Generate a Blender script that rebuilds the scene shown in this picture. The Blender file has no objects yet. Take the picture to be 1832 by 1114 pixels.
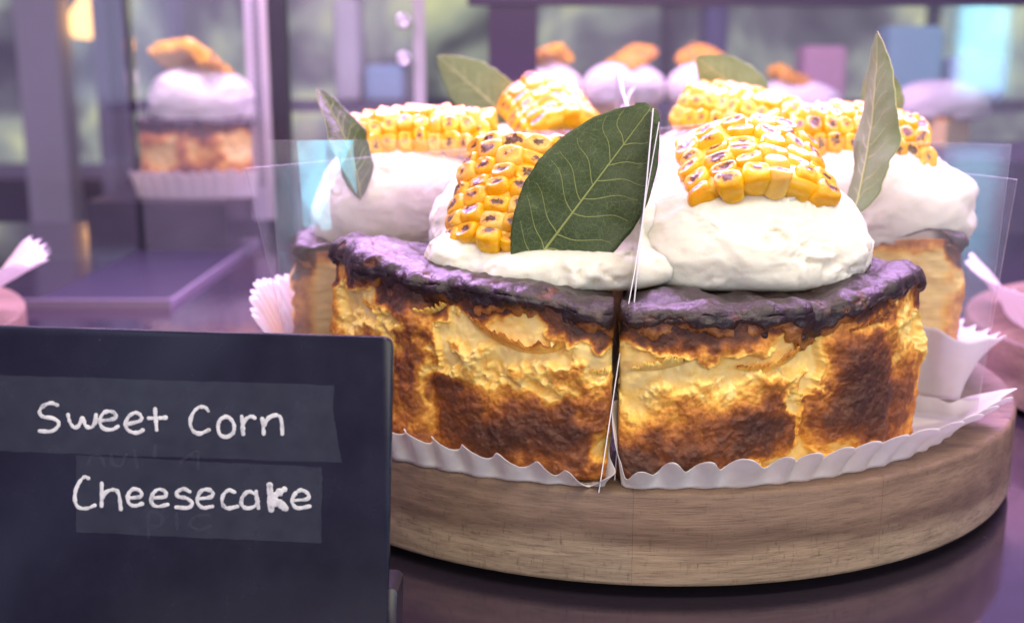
import bpy, math, random
import numpy as np

# ------------------------------------------------------------------ camera, light, exposure
scene = bpy.context.scene
S = 0.01                                   # everything below is written in centimetres
CAM = (-4.8, -45.0, 15.4)
PITCH = 0.2098
cd = bpy.data.cameras.new("camera")
cd.sensor_width = 36.0
cd.lens = 36.0 * 2100.0 / 1832.0
cd.clip_start = 0.01
cd.clip_end = 100.0
cd.dof.use_dof = True
cd.dof.focus_distance = 0.325
cd.dof.aperture_fstop = 11.5
cam = bpy.data.objects.new("camera", cd)
scene.collection.objects.link(cam)
cam.location = [c * S for c in CAM]
cam.rotation_euler = (math.pi / 2 - PITCH, 0, 0)
scene.camera = cam

world = bpy.data.worlds.new("World")
scene.world = world
world.use_nodes = True
wb = world.node_tree.nodes["Background"]
wb.inputs[0].default_value = (0.66, 0.48, 0.98, 1)
wb.inputs[1].default_value = 0.40


def area(name, loc, target, sx, sy, power, color, spread=180):
    l = bpy.data.lights.new(name, 'AREA')
    l.shape = 'RECTANGLE'
    l.size = sx * S
    l.size_y = sy * S
    l.energy = power
    l.color = color
    l.spread = math.radians(spread)
    o = bpy.data.objects.new(name, l)
    scene.collection.objects.link(o)
    from mathutils import Vector
    o.location = Vector(loc) * S
    d = Vector(target) - Vector(loc)
    o.rotation_euler = d.to_track_quat('-Z', 'Y').to_euler()
    return o


# violet led strip of the case above and behind the cake, neutral strip along the front top
area("case_led_strip_violet", (2, 25, 42), (0, 0, 8), 80, 9, 10.0, (0.78, 0.44, 1.0))
area("case_led_strip_violet_rear", (5, 66, 40), (5, 72, 8), 46, 8, 3.4, (0.78, 0.46, 1.0))
area("case_led_strip_pink", (0, -1, 44), (0, -1, 8), 80, 9, 1.6, (1.0, 0.66, 0.98))
area("added_fill_left", (-30, 49, 36), (-30, 52, 8), 14, 6, 1.0, (1.0, 0.62, 0.95))  # added fill light to brighten the slice behind the left pane
area("case_led_strip_white", (4, -26, 42), (0, -6, 6), 60, 8, 1.2, (1.0, 0.90, 0.62))
area("shop_front_daylight", (25, -150, 62), (0, -5, 5), 130, 50, 7.0, (1.0, 0.93, 0.76))
area("shop_window_daylight", (125, -168, 24), (0, 0, 9), 13, 34, 2.6, (0.25, 0.80, 1.0))
area("shop_window_daylight_left", (-95, -150, 40), (-10, -10, 6), 26, 70, 1.1, (0.58, 0.70, 1.0))

scene.view_settings.view_transform = 'Standard'
scene.view_settings.look = 'None'
scene.view_settings.exposure = 0.55
scene.view_settings.gamma = 1.0
scene.view_settings.use_curve_mapping = False
scene.render.engine = 'CYCLES'
scene.cycles.max_bounces = 7
scene.cycles.transparent_max_bounces = 16
scene.cycles.use_denoising = True
scene.cycles.caustics_reflective = False
scene.cycles.caustics_refractive = False
scene.cycles.sample_clamp_indirect = 4.0

# ------------------------------------------------------------------ numpy noise
_rs = np.random.RandomState(7)
_perm = np.arange(256)
_rs.shuffle(_perm)
_perm = np.concatenate([_perm, _perm, _perm])
_grad = _rs.normal(size=(256, 3))
_grad /= np.linalg.norm(_grad, axis=1)[:, None]


def noise(P):
    P = np.asarray(P, float)
    i = np.floor(P).astype(int)
    f = P - i
    i &= 255
    u = f * f * f * (f * (f * 6 - 15) + 10)
    out = 0
    for dx in (0, 1):
        for dy in (0, 1):
            for dz in (0, 1):
                h = _perm[_perm[_perm[(i[..., 0] + dx) & 255] + ((i[..., 1] + dy) & 255)] + ((i[..., 2] + dz) & 255)]
                g = _grad[h]
                d = g[..., 0] * (f[..., 0] - dx) + g[..., 1] * (f[..., 1] - dy) + g[..., 2] * (f[..., 2] - dz)
                w = ((u[..., 0] if dx else 1 - u[..., 0]) * (u[..., 1] if dy else 1 - u[..., 1]) * (u[..., 2] if dz else 1 - u[..., 2]))
                out = out + w * d
    return out * 1.6


def fbm(P, octv=4, gain=0.5, lac=2.03):
    a, s, k = 1.0, 0, 1.0
    for o in range(octv):
        s = s + a * noise(np.asarray(P) * k + o * 17.3)
        a *= gain
        k *= lac
    return s


def ridged(P, octv=3):
    a, s, k = 1.0, 0, 1.0
    for o in range(octv):
        s = s + a * (1 - np.abs(noise(np.asarray(P) * k + o * 9.1)) * 2)
        a *= 0.5
        k *= 2.1
    return s / 1.75


def sm(a, b, x):
    t = np.clip((np.asarray(x, float) - a) / (b - a), 0, 1)
    return t * t * (3 - 2 * t)


# ------------------------------------------------------------------ mesh helpers
def grid_faces(n, m, wrap_m=False, wrap_n=False, off=0, flip=False):
    a = np.arange(n if wrap_n else n - 1)[:, None]
    b = np.arange(m if wrap_m else m - 1)[None, :]
    a1 = (a + 1) % n
    b1 = (b + 1) % m
    q = np.stack([a * m + b, a * m + b1, a1 * m + b1, a1 * m + b], -1).reshape(-1, 4) + off
    return q[:, ::-1] if flip else q


def build(name, V, faces, mats, parent=None, smooth=True, midx=None, attrs=None, loc=None, rz=0.0):
    """faces: list of (n,k) int arrays; one mesh object, V in cm"""
    me = bpy.data.meshes.new(name)
    V = np.asarray(V, float) * S
    me.vertices.add(len(V))
    me.vertices.foreach_set("co", V.ravel())
    loops = np.concatenate([np.asarray(f).ravel() for f in faces]).astype(np.int32)
    tot = np.concatenate([np.full(len(f), np.asarray(f).shape[1]) for f in faces]).astype(np.int32)
    st = np.concatenate([[0], np.cumsum(tot)[:-1]]).astype(np.int32)
    me.loops.add(len(loops))
    me.loops.foreach_set("vertex_index", loops)
    me.polygons.add(len(tot))
    me.polygons.foreach_set("loop_start", st)
    me.polygons.foreach_set("loop_total", tot)
    if midx is not None:
        me.polygons.foreach_set("material_index", np.asarray(midx, np.int32))
    me.polygons.foreach_set("use_smooth", np.full(len(tot), smooth))
    me.update(calc_edges=True)
    me.validate()
    for m in (mats if isinstance(mats, (list, tuple)) else [mats]):
        me.materials.append(m)
    for k, v in (attrs or {}).items():
        at = me.attributes.new(k, 'FLOAT', 'POINT')
        at.data.foreach_set("value", np.asarray(v, np.float32).ravel())
    o = bpy.data.objects.new(name, me)
    scene.collection.objects.link(o)
    if parent is not None:
        o.parent = parent
    if loc is not None:
        o.location = [c * S for c in loc]
    o.rotation_euler = (0, 0, rz)
    return o


def empty(name, loc=(0, 0, 0), rz=0.0):
    o = bpy.data.objects.new(name, None)
    o.empty_display_size = 0.01
    scene.collection.objects.link(o)
    o.location = [c * S for c in loc]
    o.rotation_euler = (0, 0, rz)
    return o


def tag(o, label=None, cat=None, group=None, kind=None):
    if label:
        o["label"] = label
    if cat:
        o["category"] = cat
    if group:
        o["group"] = group
    if kind:
        o["kind"] = kind
    return o


def copy_tree(o, parent=None):
    c = o.copy()
    scene.collection.objects.link(c)
    c.parent = parent
    for ch in list(o.children):
        copy_tree(ch, c)
    return c


def solidify(o, t, off=-1.0):
    m = o.modifiers.new("thickness", 'SOLIDIFY')
    m.thickness = t * S
    m.offset = off
    return o


def box(name, lo, hi, mat, parent=None, bevel=0.0, loc=None, rz=0.0):
    lo, hi = np.array(lo, float), np.array(hi, float)
    V = np.array([[x, y, z] for x in (lo[0], hi[0]) for y in (lo[1], hi[1]) for z in (lo[2], hi[2])])
    F = np.array([[0, 1, 3, 2], [4, 6, 7, 5], [0, 4, 5, 1], [2, 3, 7, 6], [0, 2, 6, 4], [1, 5, 7, 3]])
    o = build(name, V, [F], mat, parent, smooth=False, loc=loc, rz=rz)
    if bevel:
        b = o.modifiers.new("bevel", 'BEVEL')
        b.width = bevel * S
        b.segments = 3
    return o


def tube_geo(pts, rad, sides=8, flat=1.0, nrm=None):
    """closed tube along pts; flat squashes it along nrm. returns V, faces"""
    P = np.asarray(pts, float)
    n = len(P)
    rad = np.broadcast_to(np.asarray(rad, float), (n,))
    T = np.gradient(P, axis=0)
    T /= np.linalg.norm(T, axis=1)[:, None] + 1e-9
    N = np.broadcast_to(np.asarray(nrm if nrm is not None else (0.13, 0.2, 0.97), float), (n, 3))
    B = np.cross(T, N)
    B /= np.linalg.norm(B, axis=1)[:, None] + 1e-9
    N2 = np.cross(B, T)
    a = np.linspace(0, 2 * np.pi, sides, endpoint=False)
    # rounded ends
    k = 3
    rows, rr = [], []
    for j in range(k, 0, -1):
        t = j / k
        rows.append(P[0] - T[0] * rad[0] * t * 0.95)
        rr.append(rad[0] * math.sqrt(max(0, 1 - (t * 0.98) ** 2)))
    rows += list(P)
    rr += list(rad)
    for j in range(1, k + 1):
        t = j / k
        rows.append(P[-1] + T[-1] * rad[-1] * t * 0.95)
        rr.append(rad[-1] * math.sqrt(max(0, 1 - (t * 0.98) ** 2)))
    rows = np.array(rows)
    rr = np.array(rr)
    Bx = np.concatenate([np.repeat(B[:1], k, 0), B, np.repeat(B[-1:], k, 0)])
    Nx = np.concatenate([np.repeat(N2[:1], k, 0), N2, np.repeat(N2[-1:], k, 0)])
    V = rows[:, None, :] + rr[:, None, None] * (np.cos(a)[None, :, None] * Bx[:, None, :] + flat * np.sin(a)[None, :, None] * Nx[:, None, :])
    m = len(rows)
    F = grid_faces(m, sides, wrap_m=True)
    caps = [np.arange(sides)[::-1][None, :], (np.arange(sides) + (m - 1) * sides)[None, :]]
    return V.reshape(-1, 3), F, caps


def spline(pts, n):
    P = np.asarray(pts, float)
    if len(P) < 3:
        t = np.linspace(0, 1, n)[:, None]
        return P[0] * (1 - t) + P[-1] * t
    P2 = np.concatenate([[2 * P[0] - P[1]], P, [2 * P[-1] - P[-2]]])
    out = []
    seg = len(P) - 1
    for t in np.linspace(0, seg - 1e-6, n):
        i = int(t)
        f = t - i
        p0, p1, p2, p3 = P2[i:i + 4]
        out.append(0.5 * ((2 * p1) + (p2 - p0) * f + (2 * p0 - 5 * p1 + 4 * p2 - p3) * f * f + (3 * p1 - p0 - 3 * p2 + p3) * f ** 3))
    return np.array(out)


# ------------------------------------------------------------------ materials
class M:
    def __init__(s, name):
        s.m = bpy.data.materials.new(name)
        s.m.use_nodes = True
        s.t = s.m.node_tree
        s.n = s.t.nodes
        s.b = s.n["Principled BSDF"]
        s.out = s.n["Material Output"]
        s._co = None

    def set(s, **k):
        names = dict(color='Base Color', rough='Roughness', metal='Metallic', spec='Specular IOR Level', sss='Subsurface Weight',
                     sssr='Subsurface Radius', ssss='Subsurface Scale', coat='Coat Weight', coatr='Coat Roughness', trans='Transmission Weight',
                     sheen='Sheen Weight', ior='IOR', emc='Emission Color', ems='Emission Strength', alpha='Alpha')
        for a, v in k.items():
            i = s.b.inputs[names[a]]
            if hasattr(v, 'is_output'):
                s.t.links.new(v, i)
            else:
                if isinstance(v, tuple) and len(v) == 3 and a in ('color', 'emc'):
                    v = v + (1,)
                i.default_value = v
        return s

    def co(s, scale=(100, 100, 100)):
        tc = s.n.new('ShaderNodeTexCoord')
        mp = s.n.new('ShaderNodeMapping')
        mp.inputs['Scale'].default_value = scale
        s.t.links.new(tc.outputs['Object'], mp.inputs[0])
        return mp.outputs[0]

    def noise(s, scale, detail=4, rough=0.55, co=None, dist=0.0, which=0):
        n = s.n.new('ShaderNodeTexNoise')
        n.inputs['Scale'].default_value = scale
        n.inputs['Detail'].default_value = detail
        n.inputs['Roughness'].default_value = rough
        n.inputs['Distortion'].default_value = dist
        s.t.links.new(co if co is not None else s.co(), n.inputs['Vector'])
        return n.outputs[which]

    def voro(s, scale, feature='F1', co=None, which='Distance', rnd=1.0):
        n = s.n.new('ShaderNodeTexVoronoi')
        n.feature = feature
        n.inputs['Scale'].default_value = scale
        n.inputs['Randomness'].default_value = rnd
        s.t.links.new(co if co is not None else s.co(), n.inputs['Vector'])
        return n.outputs[which]

    def ramp(s, fac, stops, interp='LINEAR'):
        r = s.n.new('ShaderNodeValToRGB')
        r.color_ramp.interpolation = interp
        e = r.color_ramp.elements
        while len(e) < len(stops):
            e.new(0.5)
        for el, (p, c) in zip(e, stops):
            el.position = p
            el.color = (c, c, c, 1) if not isinstance(c, tuple) else c + (1,)
        s.t.links.new(fac, r.inputs[0])
        return r.outputs[0]

    def attr(s, name):
        a = s.n.new('ShaderNodeAttribute')
        a.attribute_name = name
        return a.outputs['Fac']

    def objrand(s):
        return s.n.new('ShaderNodeObjectInfo').outputs['Random']

    def math(s, op, a, b=0.0, c=None, clamp=False):
        n = s.n.new('ShaderNodeMath')
        n.operation = op
        n.use_clamp = clamp
        for i, v in enumerate((a, b) if c is None else (a, b, c)):
            if hasattr(v, 'is_output'):
                s.t.links.new(v, n.inputs[i])
            else:
                n.inputs[i].default_value = v
        return n.outputs[0]

    def mix(s, fac, a, b, mode='MIX'):
        n = s.n.new('ShaderNodeMix')
        n.data_type = 'RGBA'
        n.blend_type = mode
        for i, v in ((0, fac), (6, a), (7, b)):
            if hasattr(v, 'is_output'):
                s.t.links.new(v, n.inputs[i])
            else:
                n.inputs[i].default_value = v if i == 0 else tuple(v) + (1,)
        return n.outputs[2]

    def bump(s, h, strength=0.3, dist=0.1, normal=None):
        n = s.n.new('ShaderNodeBump')
        n.inputs['Strength'].default_value = strength
        n.inputs['Distance'].default_value = dist * S
        s.t.links.new(h, n.inputs['Height'])
        if normal is not None:
            s.t.links.new(normal, n.inputs['Normal'])
        s.t.links.new(n.outputs[0], s.b.inputs['Normal'])
        return n.outputs[0]

    def sep(s, co, i):
        n = s.n.new('ShaderNodeSeparateXYZ')
        s.t.links.new(co, n.inputs[0])
        return n.outputs[i]

    def mixshader(s, fac, a, b):
        n = s.n.new('ShaderNodeMixShader')
        if hasattr(fac, 'is_output'):
            s.t.links.new(fac, n.inputs[0])
        else:
            n.inputs[0].default_value = fac
        s.t.links.new(a, n.inputs[1])
        s.t.links.new(b, n.inputs[2])
        return n.outputs[0]

    def shader(s, kind, **k):
        n = s.n.new(kind)
        for a, v in k.items():
            if hasattr(v, 'is_output'):
                s.t.links.new(v, n.inputs[a])
            else:
                n.inputs[a].default_value = v
        return n.outputs[0]

    def surface(s, sh):
        s.t.links.new(sh, s.out.inputs['Surface'])
        return s


def plain(name, color, rough=0.5, **k):
    return M(name).set(color=color, rough=rough, **k).m


def mat_cake():
    m = M("baked_cheesecake")
    co = m.co()
    b = m.attr("brown")
    n1 = m.noise(2.2, 6, 0.62, co)
    n2 = m.noise(9.0, 5, 0.65, co)
    b = m.math('ADD', b, m.math('MULTIPLY', m.math('SUBTRACT', n1, 0.5), 0.42))
    b = m.math('ADD', b, m.math('MULTIPLY', m.math('SUBTRACT', n2, 0.5), 0.26), clamp=True)
    col = m.ramp(b, [(0.0, (0.93, 0.72, 0.28)), (0.16, (0.93, 0.63, 0.16)), (0.30, (0.84, 0.42, 0.065)), (0.43, (0.52, 0.19, 0.028)),
                     (0.56, (0.25, 0.075, 0.018)), (0.72, (0.125, 0.042, 0.018)), (1.0, (0.050, 0.018, 0.011))])
    pores = m.voro(7.5, 'F1', co)
    h = m.math('ADD', m.math('MULTIPLY', n2, 0.9), m.math('MULTIPLY', m.noise(28, 4, 0.7, co), 0.55))
    h = m.math('ADD', h, m.math('MULTIPLY', m.math('MULTIPLY', m.ramp(pores, [(0.0, 0.0), (0.45, 1.0)]), b), 0.7))
    h = m.math('MULTIPLY', h, m.math('ADD', m.math('MULTIPLY', b, 0.9), 0.22))
    m.set(color=col, rough=m.ramp(n1, [(0.3, 0.42), (0.7, 0.68)]), spec=0.4, sss=0.25, sssr=(1.0, 0.5, 0.15), ssss=0.003)
    m.bump(h, 0.38, 0.09)
    return m.m


def mat_crust():
    m = M("burnt_top_skin")
    co = m.co()
    e = m.attr("edge")
    n1 = m.noise(2.6, 5, 0.6, co)
    n2 = m.noise(14, 5, 0.65, co)
    k = m.math('ADD', e, m.math('MULTIPLY', m.math('SUBTRACT', n1, 0.5), 0.7), clamp=True)
    col = m.ramp(k, [(0.0, (0.020, 0.011, 0.011)), (0.34, (0.026, 0.012, 0.009)), (0.52, (0.075, 0.024, 0.010)), (0.74, (0.19, 0.060, 0.016)), (1.0, (0.36, 0.14, 0.03))])
    m.set(color=col, rough=m.ramp(n2, [(0.3, 0.26), (0.75, 0.46)]), spec=0.55)
    cr = m.voro(3.1, 'DISTANCE_TO_EDGE', m.co((100, 100, 160)))
    n3 = m.ramp(m.noise(4.5, 4, 0.6, co, 1.2), [(0.38, 0.0), (0.47, 0.6), (0.62, 1.0)])
    h = m.math('ADD', m.math('MULTIPLY', n2, 0.30), m.math('ADD', m.math('MULTIPLY', n1, 0.8), m.math('MULTIPLY', n3, 0.30)))
    h = m.math('ADD', h, m.math('MULTIPLY', m.ramp(cr, [(0.0, 0.0), (0.07, 1.0)]), 0.10))
    h = m.math('ADD', h, m.math('MULTIPLY', m.noise(45, 3, 0.6, co), 0.12))
    m.bump(h, 0.5, 0.09)
    return m.m


def mat_cream(name="whipped_cream", col=(0.80, 0.775, 0.66)):
    m = M(name)
    co = m.co()
    n = m.noise(3.0, 6, 0.6, co, 0.4)
    v = m.voro(5.5, 'F1', co)
    m.set(color=col, rough=0.42, spec=0.35, sss=0.7, sssr=(1.0, 0.85, 0.65), ssss=0.006)
    h = m.math('ADD', m.math('MULTIPLY', n, 0.8), m.math('MULTIPLY', m.noise(16, 5, 0.65, co), 0.3))
    h = m.math('ADD', h, m.math('MULTIPLY', m.ramp(v, [(0.05, 0.0), (0.3, 1.0)]), 0.16))
    m.bump(h, 0.28, 0.08)
    return m.m


def mat_kernel():
    m = M("grilled_corn_kernel")
    co = m.co()
    r = m.objrand()
    z = m.sep(co, 2)
    rr = m.n.new('ShaderNodeCombineXYZ')
    m.t.links.new(m.math('MULTIPLY', r, 37.0), rr.inputs[0])
    m.t.links.new(m.math('MULTIPLY', r, 91.0), rr.inputs[1])
    ad = m.n.new('ShaderNodeVectorMath')
    ad.operation = 'ADD'
    m.t.links.new(co, ad.inputs[0])
    m.t.links.new(rr.outputs[0], ad.inputs[1])
    c2 = ad.outputs[0]
    base = m.ramp(r, [(0.0, (0.84, 0.42, 0.004)), (0.30, (0.88, 0.49, 0.005)), (0.66, (0.82, 0.39, 0.004)), (0.82, (0.82, 0.46, 0.03)), (0.94, (0.80, 0.51, 0.11)), (1.0, (0.82, 0.46, 0.04))])
    n = m.noise(4.2, 4, 0.6, c2)
    base = m.mix(m.ramp(n, [(0.35, 0.0), (0.75, 0.30)]), base, (0.70, 0.28, 0.02))
    # char sits in the dimple of the crown: local radius from the kernel's own axis, only near the top
    x = m.math('DIVIDE', m.sep(co, 0), 0.27)
    y = m.math('DIVIDE', m.sep(co, 1), 0.17)
    rad = m.math('SQRT', m.math('ADD', m.math('MULTIPLY', x, x), m.math('MULTIPLY', y, y)))
    top = m.ramp(z, [(0.30, 0.0), (0.36, 1.0)])
    wob = m.math('ADD', rad, m.math('MULTIPLY', m.math('SUBTRACT', m.noise(4.0, 5, 0.7, c2), 0.5), 3.4))
    oc = m.n.new('ShaderNodeSeparateColor')
    m.t.links.new(m.n["Object Info"].outputs['Color'], oc.inputs[0])
    amt = m.math('MULTIPLY', oc.outputs[0], 0.75)
    char = m.math('MULTIPLY', m.math('MULTIPLY', m.ramp(m.math('SUBTRACT', wob, amt), [(-0.0, 1.0), (0.16, 0.0)]), top), 0.9)
    brown = m.math('MULTIPLY', m.math('MULTIPLY', m.ramp(m.math('SUBTRACT', wob, amt), [(0.1, 0.7), (0.9, 0.0)]), top), 0.75)
    base = m.mix(brown, base, (0.48, 0.17, 0.035))
    base = m.mix(char, base, (0.035, 0.014, 0.012))
    m.set(color=base, rough=m.ramp(n, [(0.3, 0.16), (0.8, 0.36)]), spec=0.35, coat=0.12, coatr=0.08, sss=0.45, sssr=(1.0, 0.55, 0.1), ssss=0.004)
    wr = m.noise(9, 4, 0.6, c2)
    m.bump(m.math('ADD', m.math('MULTIPLY', wr, 0.5), m.math('MULTIPLY', m.noise(30, 3, 0.6, c2), 0.2)), 0.5, 0.06)
    return m.m


def mat_leaf(name, c1, c2, vein, net, transl=0.25, rough=0.38, spec=0.5):
    m = M(name)
    co = m.co()
    n = m.noise(1.1, 4, 0.6, co)
    v = m.voro(5.5, 'DISTANCE_TO_EDGE', co)
    v2 = m.voro(13.0, 'DISTANCE_TO_EDGE', co)
    col = m.mix(n, c1, c2)
    net1 = m.math('MULTIPLY', m.ramp(v, [(0.0, 1.0), (0.055, 0.0)]), net)
    net2 = m.math('MULTIPLY', m.ramp(v2, [(0.0, 1.0), (0.09, 0.0)]), net * 0.6)
    col = m.mix(net2, col, vein)
    col = m.mix(net1, col, vein)
    col = m.mix(m.ramp(m.noise(2.3, 3, 0.6, co), [(0.70, 0.0), (0.85, 0.2)]), col, (0.22, 0.15, 0.05))
    m.set(color=col, rough=rough, spec=spec)
    m.bump(m.math('ADD', m.math('MULTIPLY', net1, -1.0), m.math('MULTIPLY', n, 0.5)), 0.35, 0.03)
    tr = m.shader('ShaderNodeBsdfTranslucent', Color=m.mix(0.5, col, (0.35, 0.42, 0.06)))
    m.surface(m.mixshader(transl, m.b.outputs[0], tr))
    return m.m


def mat_paper():
    m = M("white_baking_paper")
    co = m.co()
    n = m.noise(2.0, 5, 0.6, co)
    col = m.mix(m.ramp(m.noise(0.9, 4, 0.65, co), [(0.56, 0.0), (0.80, 0.5)]), (0.90, 0.89, 0.87), (0.78, 0.72, 0.56))
    m.set(color=col, rough=0.62, spec=0.25)
    m.bump(n, 0.35, 0.06)
    tr = m.shader('ShaderNodeBsdfTranslucent', Color=(0.90, 0.87, 0.84, 1))
    m.surface(m.mixshader(0.40, m.b.outputs[0], tr))
    return m.m


def mat_acetate():
    m = M("clear_acetate")
    fr = m.n.new('ShaderNodeFresnel')
    fr.inputs[0].default_value = 1.47
    co = m.co()
    sm_ = m.noise(0.7, 4, 0.6, co)
    tr = m.shader('ShaderNodeBsdfTransparent', Color=(0.985, 0.985, 0.99, 1))
    gl = m.shader('ShaderNodeBsdfGlossy', Color=(1, 1, 1, 1), Roughness=0.11)
    df = m.shader('ShaderNodeBsdfDiffuse', Color=(0.8, 0.8, 0.85, 1))  # faint white mixed in so the sheets seem to glow
    b = m.n.new('ShaderNodeBump')
    b.inputs['Strength'].default_value = 0.10
    b.inputs['Distance'].default_value = 0.05 * S
    m.t.links.new(sm_, b.inputs['Height'])
    a = m.mixshader(m.math('MULTIPLY', fr.outputs[0], 0.6), tr, gl)
    m.surface(m.mixshader(m.ramp(sm_, [(0.35, 0.018), (0.8, 0.06)]), a, df))
    return m.m


def mat_acetate_edge():
    m = M("acetate_cut_edge")
    tr = m.shader('ShaderNodeBsdfTransparent', Color=(0.9, 0.9, 0.95, 1))
    m.set(color=(0.92, 0.88, 0.96), rough=0.25, spec=0.6)  # near-opaque white stands in for light caught along the cut edge
    m.surface(m.mixshader(0.85, tr, m.b.outputs[0]))
    return m.m


def mat_wood():
    m = M("acacia_wood")
    r = m.objrand()
    tc = m.n.new('ShaderNodeTexCoord')
    co = m.co((100, 100, 100))
    # grain runs along local x of the glued planks (left to right on the rim that faces the front)
    g = m.co((16, 55, 210))
    n1 = m.noise(0.55, 5, 0.6, g, 0.6)
    n2 = m.noise(2.6, 4, 0.65, g, 0.3)
    fine = m.noise(3.2, 4, 0.7, m.co((34, 120, 520)))
    fleck = m.noise(4.0, 3, 0.6, m.co((260, 260, 70)))
    sap = m.noise(0.16, 3, 0.5, m.co((70, 70, 40)))
    z = m.sep(co, 2)
    # pale sapwood in the lower part of the blank, its border wavering
    zz = m.math('ADD', z, m.math('MULTIPLY', m.math('SUBTRACT', sap, 0.5), 2.6))
    pale = m.ramp(m.math('DIVIDE', zz, 4.0), [(0.38, 1.0), (0.52, 0.0)])
    dark = m.ramp(n1, [(0.25, (0.150, 0.098, 0.066)), (0.52, (0.255, 0.175, 0.118)), (0.8, (0.40, 0.285, 0.190))])
    light = m.ramp(n1, [(0.25, (0.46, 0.345, 0.22)), (0.8, (0.64, 0.50, 0.33))])
    col = m.mix(pale, dark, light)
    col = m.mix(m.ramp(n2, [(0.42, 0.0), (0.70, 0.5)]), col, (0.10, 0.062, 0.045))
    col = m.mix(m.ramp(fine, [(0.55, 0.0), (0.72, 0.62)]), col, (0.085, 0.05, 0.035))
    col = m.mix(m.math('MULTIPLY', m.ramp(fleck, [(0.58, 0.0), (0.70, 0.5)]), m.ramp(n1, [(0.4, 1.0), (0.6, 0.2)])), col, (0.075, 0.045, 0.03))
    tone = m.ramp(r, [(0.0, (0.78, 0.77, 0.77)), (0.5, (0.9, 0.9, 0.9)), (1.0, (1.0, 0.93, 0.87))])
    col = m.mix(1.0, col, tone, 'MULTIPLY')
    m.set(color=col, rough=m.ramp(fine, [(0.4, 0.42), (0.7, 0.62)]), spec=0.35)
    m.bump(m.math('ADD', m.math('MULTIPLY', fine, -0.8), m.math('MULTIPLY', n2, 0.4)), 0.35, 0.05)
    return m.m


def mat_counter():
    m = M("glossy_black_counter")
    co = m.co()
    dust = m.voro(0.75, 'F1', co)
    dn = m.noise(1.4, 3, 0.6, co)
    d = m.math('MULTIPLY', m.ramp(dust, [(0.0, 1.0), (0.05, 0.0)]), m.ramp(dn, [(0.46, 0.0), (0.52, 1.0)]))
    scr = m.noise(5, 3, 0.5, m.co((18, 420, 100)))
    s1 = m.math('MULTIPLY', m.ramp(scr, [(0.68, 0.0), (0.74, 1.0)]), 0.16)
    smear = m.noise(0.22, 4, 0.6, co)
    col = m.mix(m.math('ADD', d, s1, clamp=True), (0.22, 0.175, 0.25), (0.75, 0.70, 0.70))
    m.set(color=col, rough=m.ramp(smear, [(0.3, 0.05), (0.7, 0.15)]), metal=0.9)
    return m.m


def mat_sign():
    m = M("black_acrylic")
    co = m.co()
    n = m.noise(0.5, 5, 0.6, co)
    spk = m.voro(1.7, 'F1', co)
    s1 = m.math('MULTIPLY', m.ramp(spk, [(0.0, 1.0), (0.03, 0.0)]), m.ramp(m.noise(1.1, 2, 0.5, co), [(0.54, 0.0), (0.6, 0.7)]))
    col = m.mix(m.ramp(n, [(0.3, 0.0), (0.8, 1.0)]), (0.008, 0.009, 0.019), (0.018, 0.020, 0.036))
    col = m.mix(s1, col, (0.4, 0.4, 0.42))
    m.set(color=col, rough=m.ramp(n, [(0.3, 0.20), (0.75, 0.32)]), spec=0.3)
    return m.m


def mat_paint():
    m = M("white_chalk_marker")
    n = m.noise(3.4, 5, 0.7, m.co((100, 100, 60)))
    m.set(color=m.ramp(n, [(0.30, (0.30, 0.31, 0.34)), (0.44, (0.66, 0.66, 0.65)), (0.60, (0.84, 0.84, 0.82))]), rough=0.6)
    return m.m


def mat_tape():
    m = M("matte_clear_tape")
    co = m.co()
    n = m.noise(2.2, 5, 0.65, co)
    tr = m.shader('ShaderNodeBsdfTransparent', Color=(1, 1, 1, 1))
    m.set(color=(0.30, 0.36, 0.44), rough=0.42, spec=0.5)
    m.surface(m.mixshader(m.ramp(n, [(0.3, 0.05), (0.8, 0.10)]), tr, m.b.outputs[0]))
    return m.m


def mat_glass_pane(name, haze, tint=(0.93, 0.95, 0.97)):
    m = M(name)
    fr = m.n.new('ShaderNodeFresnel')
    fr.inputs[0].default_value = 1.5
    co = m.co()
    n = m.noise(0.12, 4, 0.6, co)
    tr = m.shader('ShaderNodeBsdfTransparent', Color=tint + (1,))
    gl = m.shader('ShaderNodeBsdfGlossy', Color=(1, 1, 1, 1), Roughness=0.06)
    df = m.shader('ShaderNodeBsdfDiffuse', Color=(0.72, 0.70, 0.78, 1))  # diffuse haze put into the pane to wash out what lies behind
    a = m.mixshader(m.math('MULTIPLY', fr.outputs[0], 0.6), tr, gl)
    m.surface(m.mixshader(m.ramp(n, [(0.3, haze * 0.7), (0.7, haze * 1.4)]), a, df))
    return m.m


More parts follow.
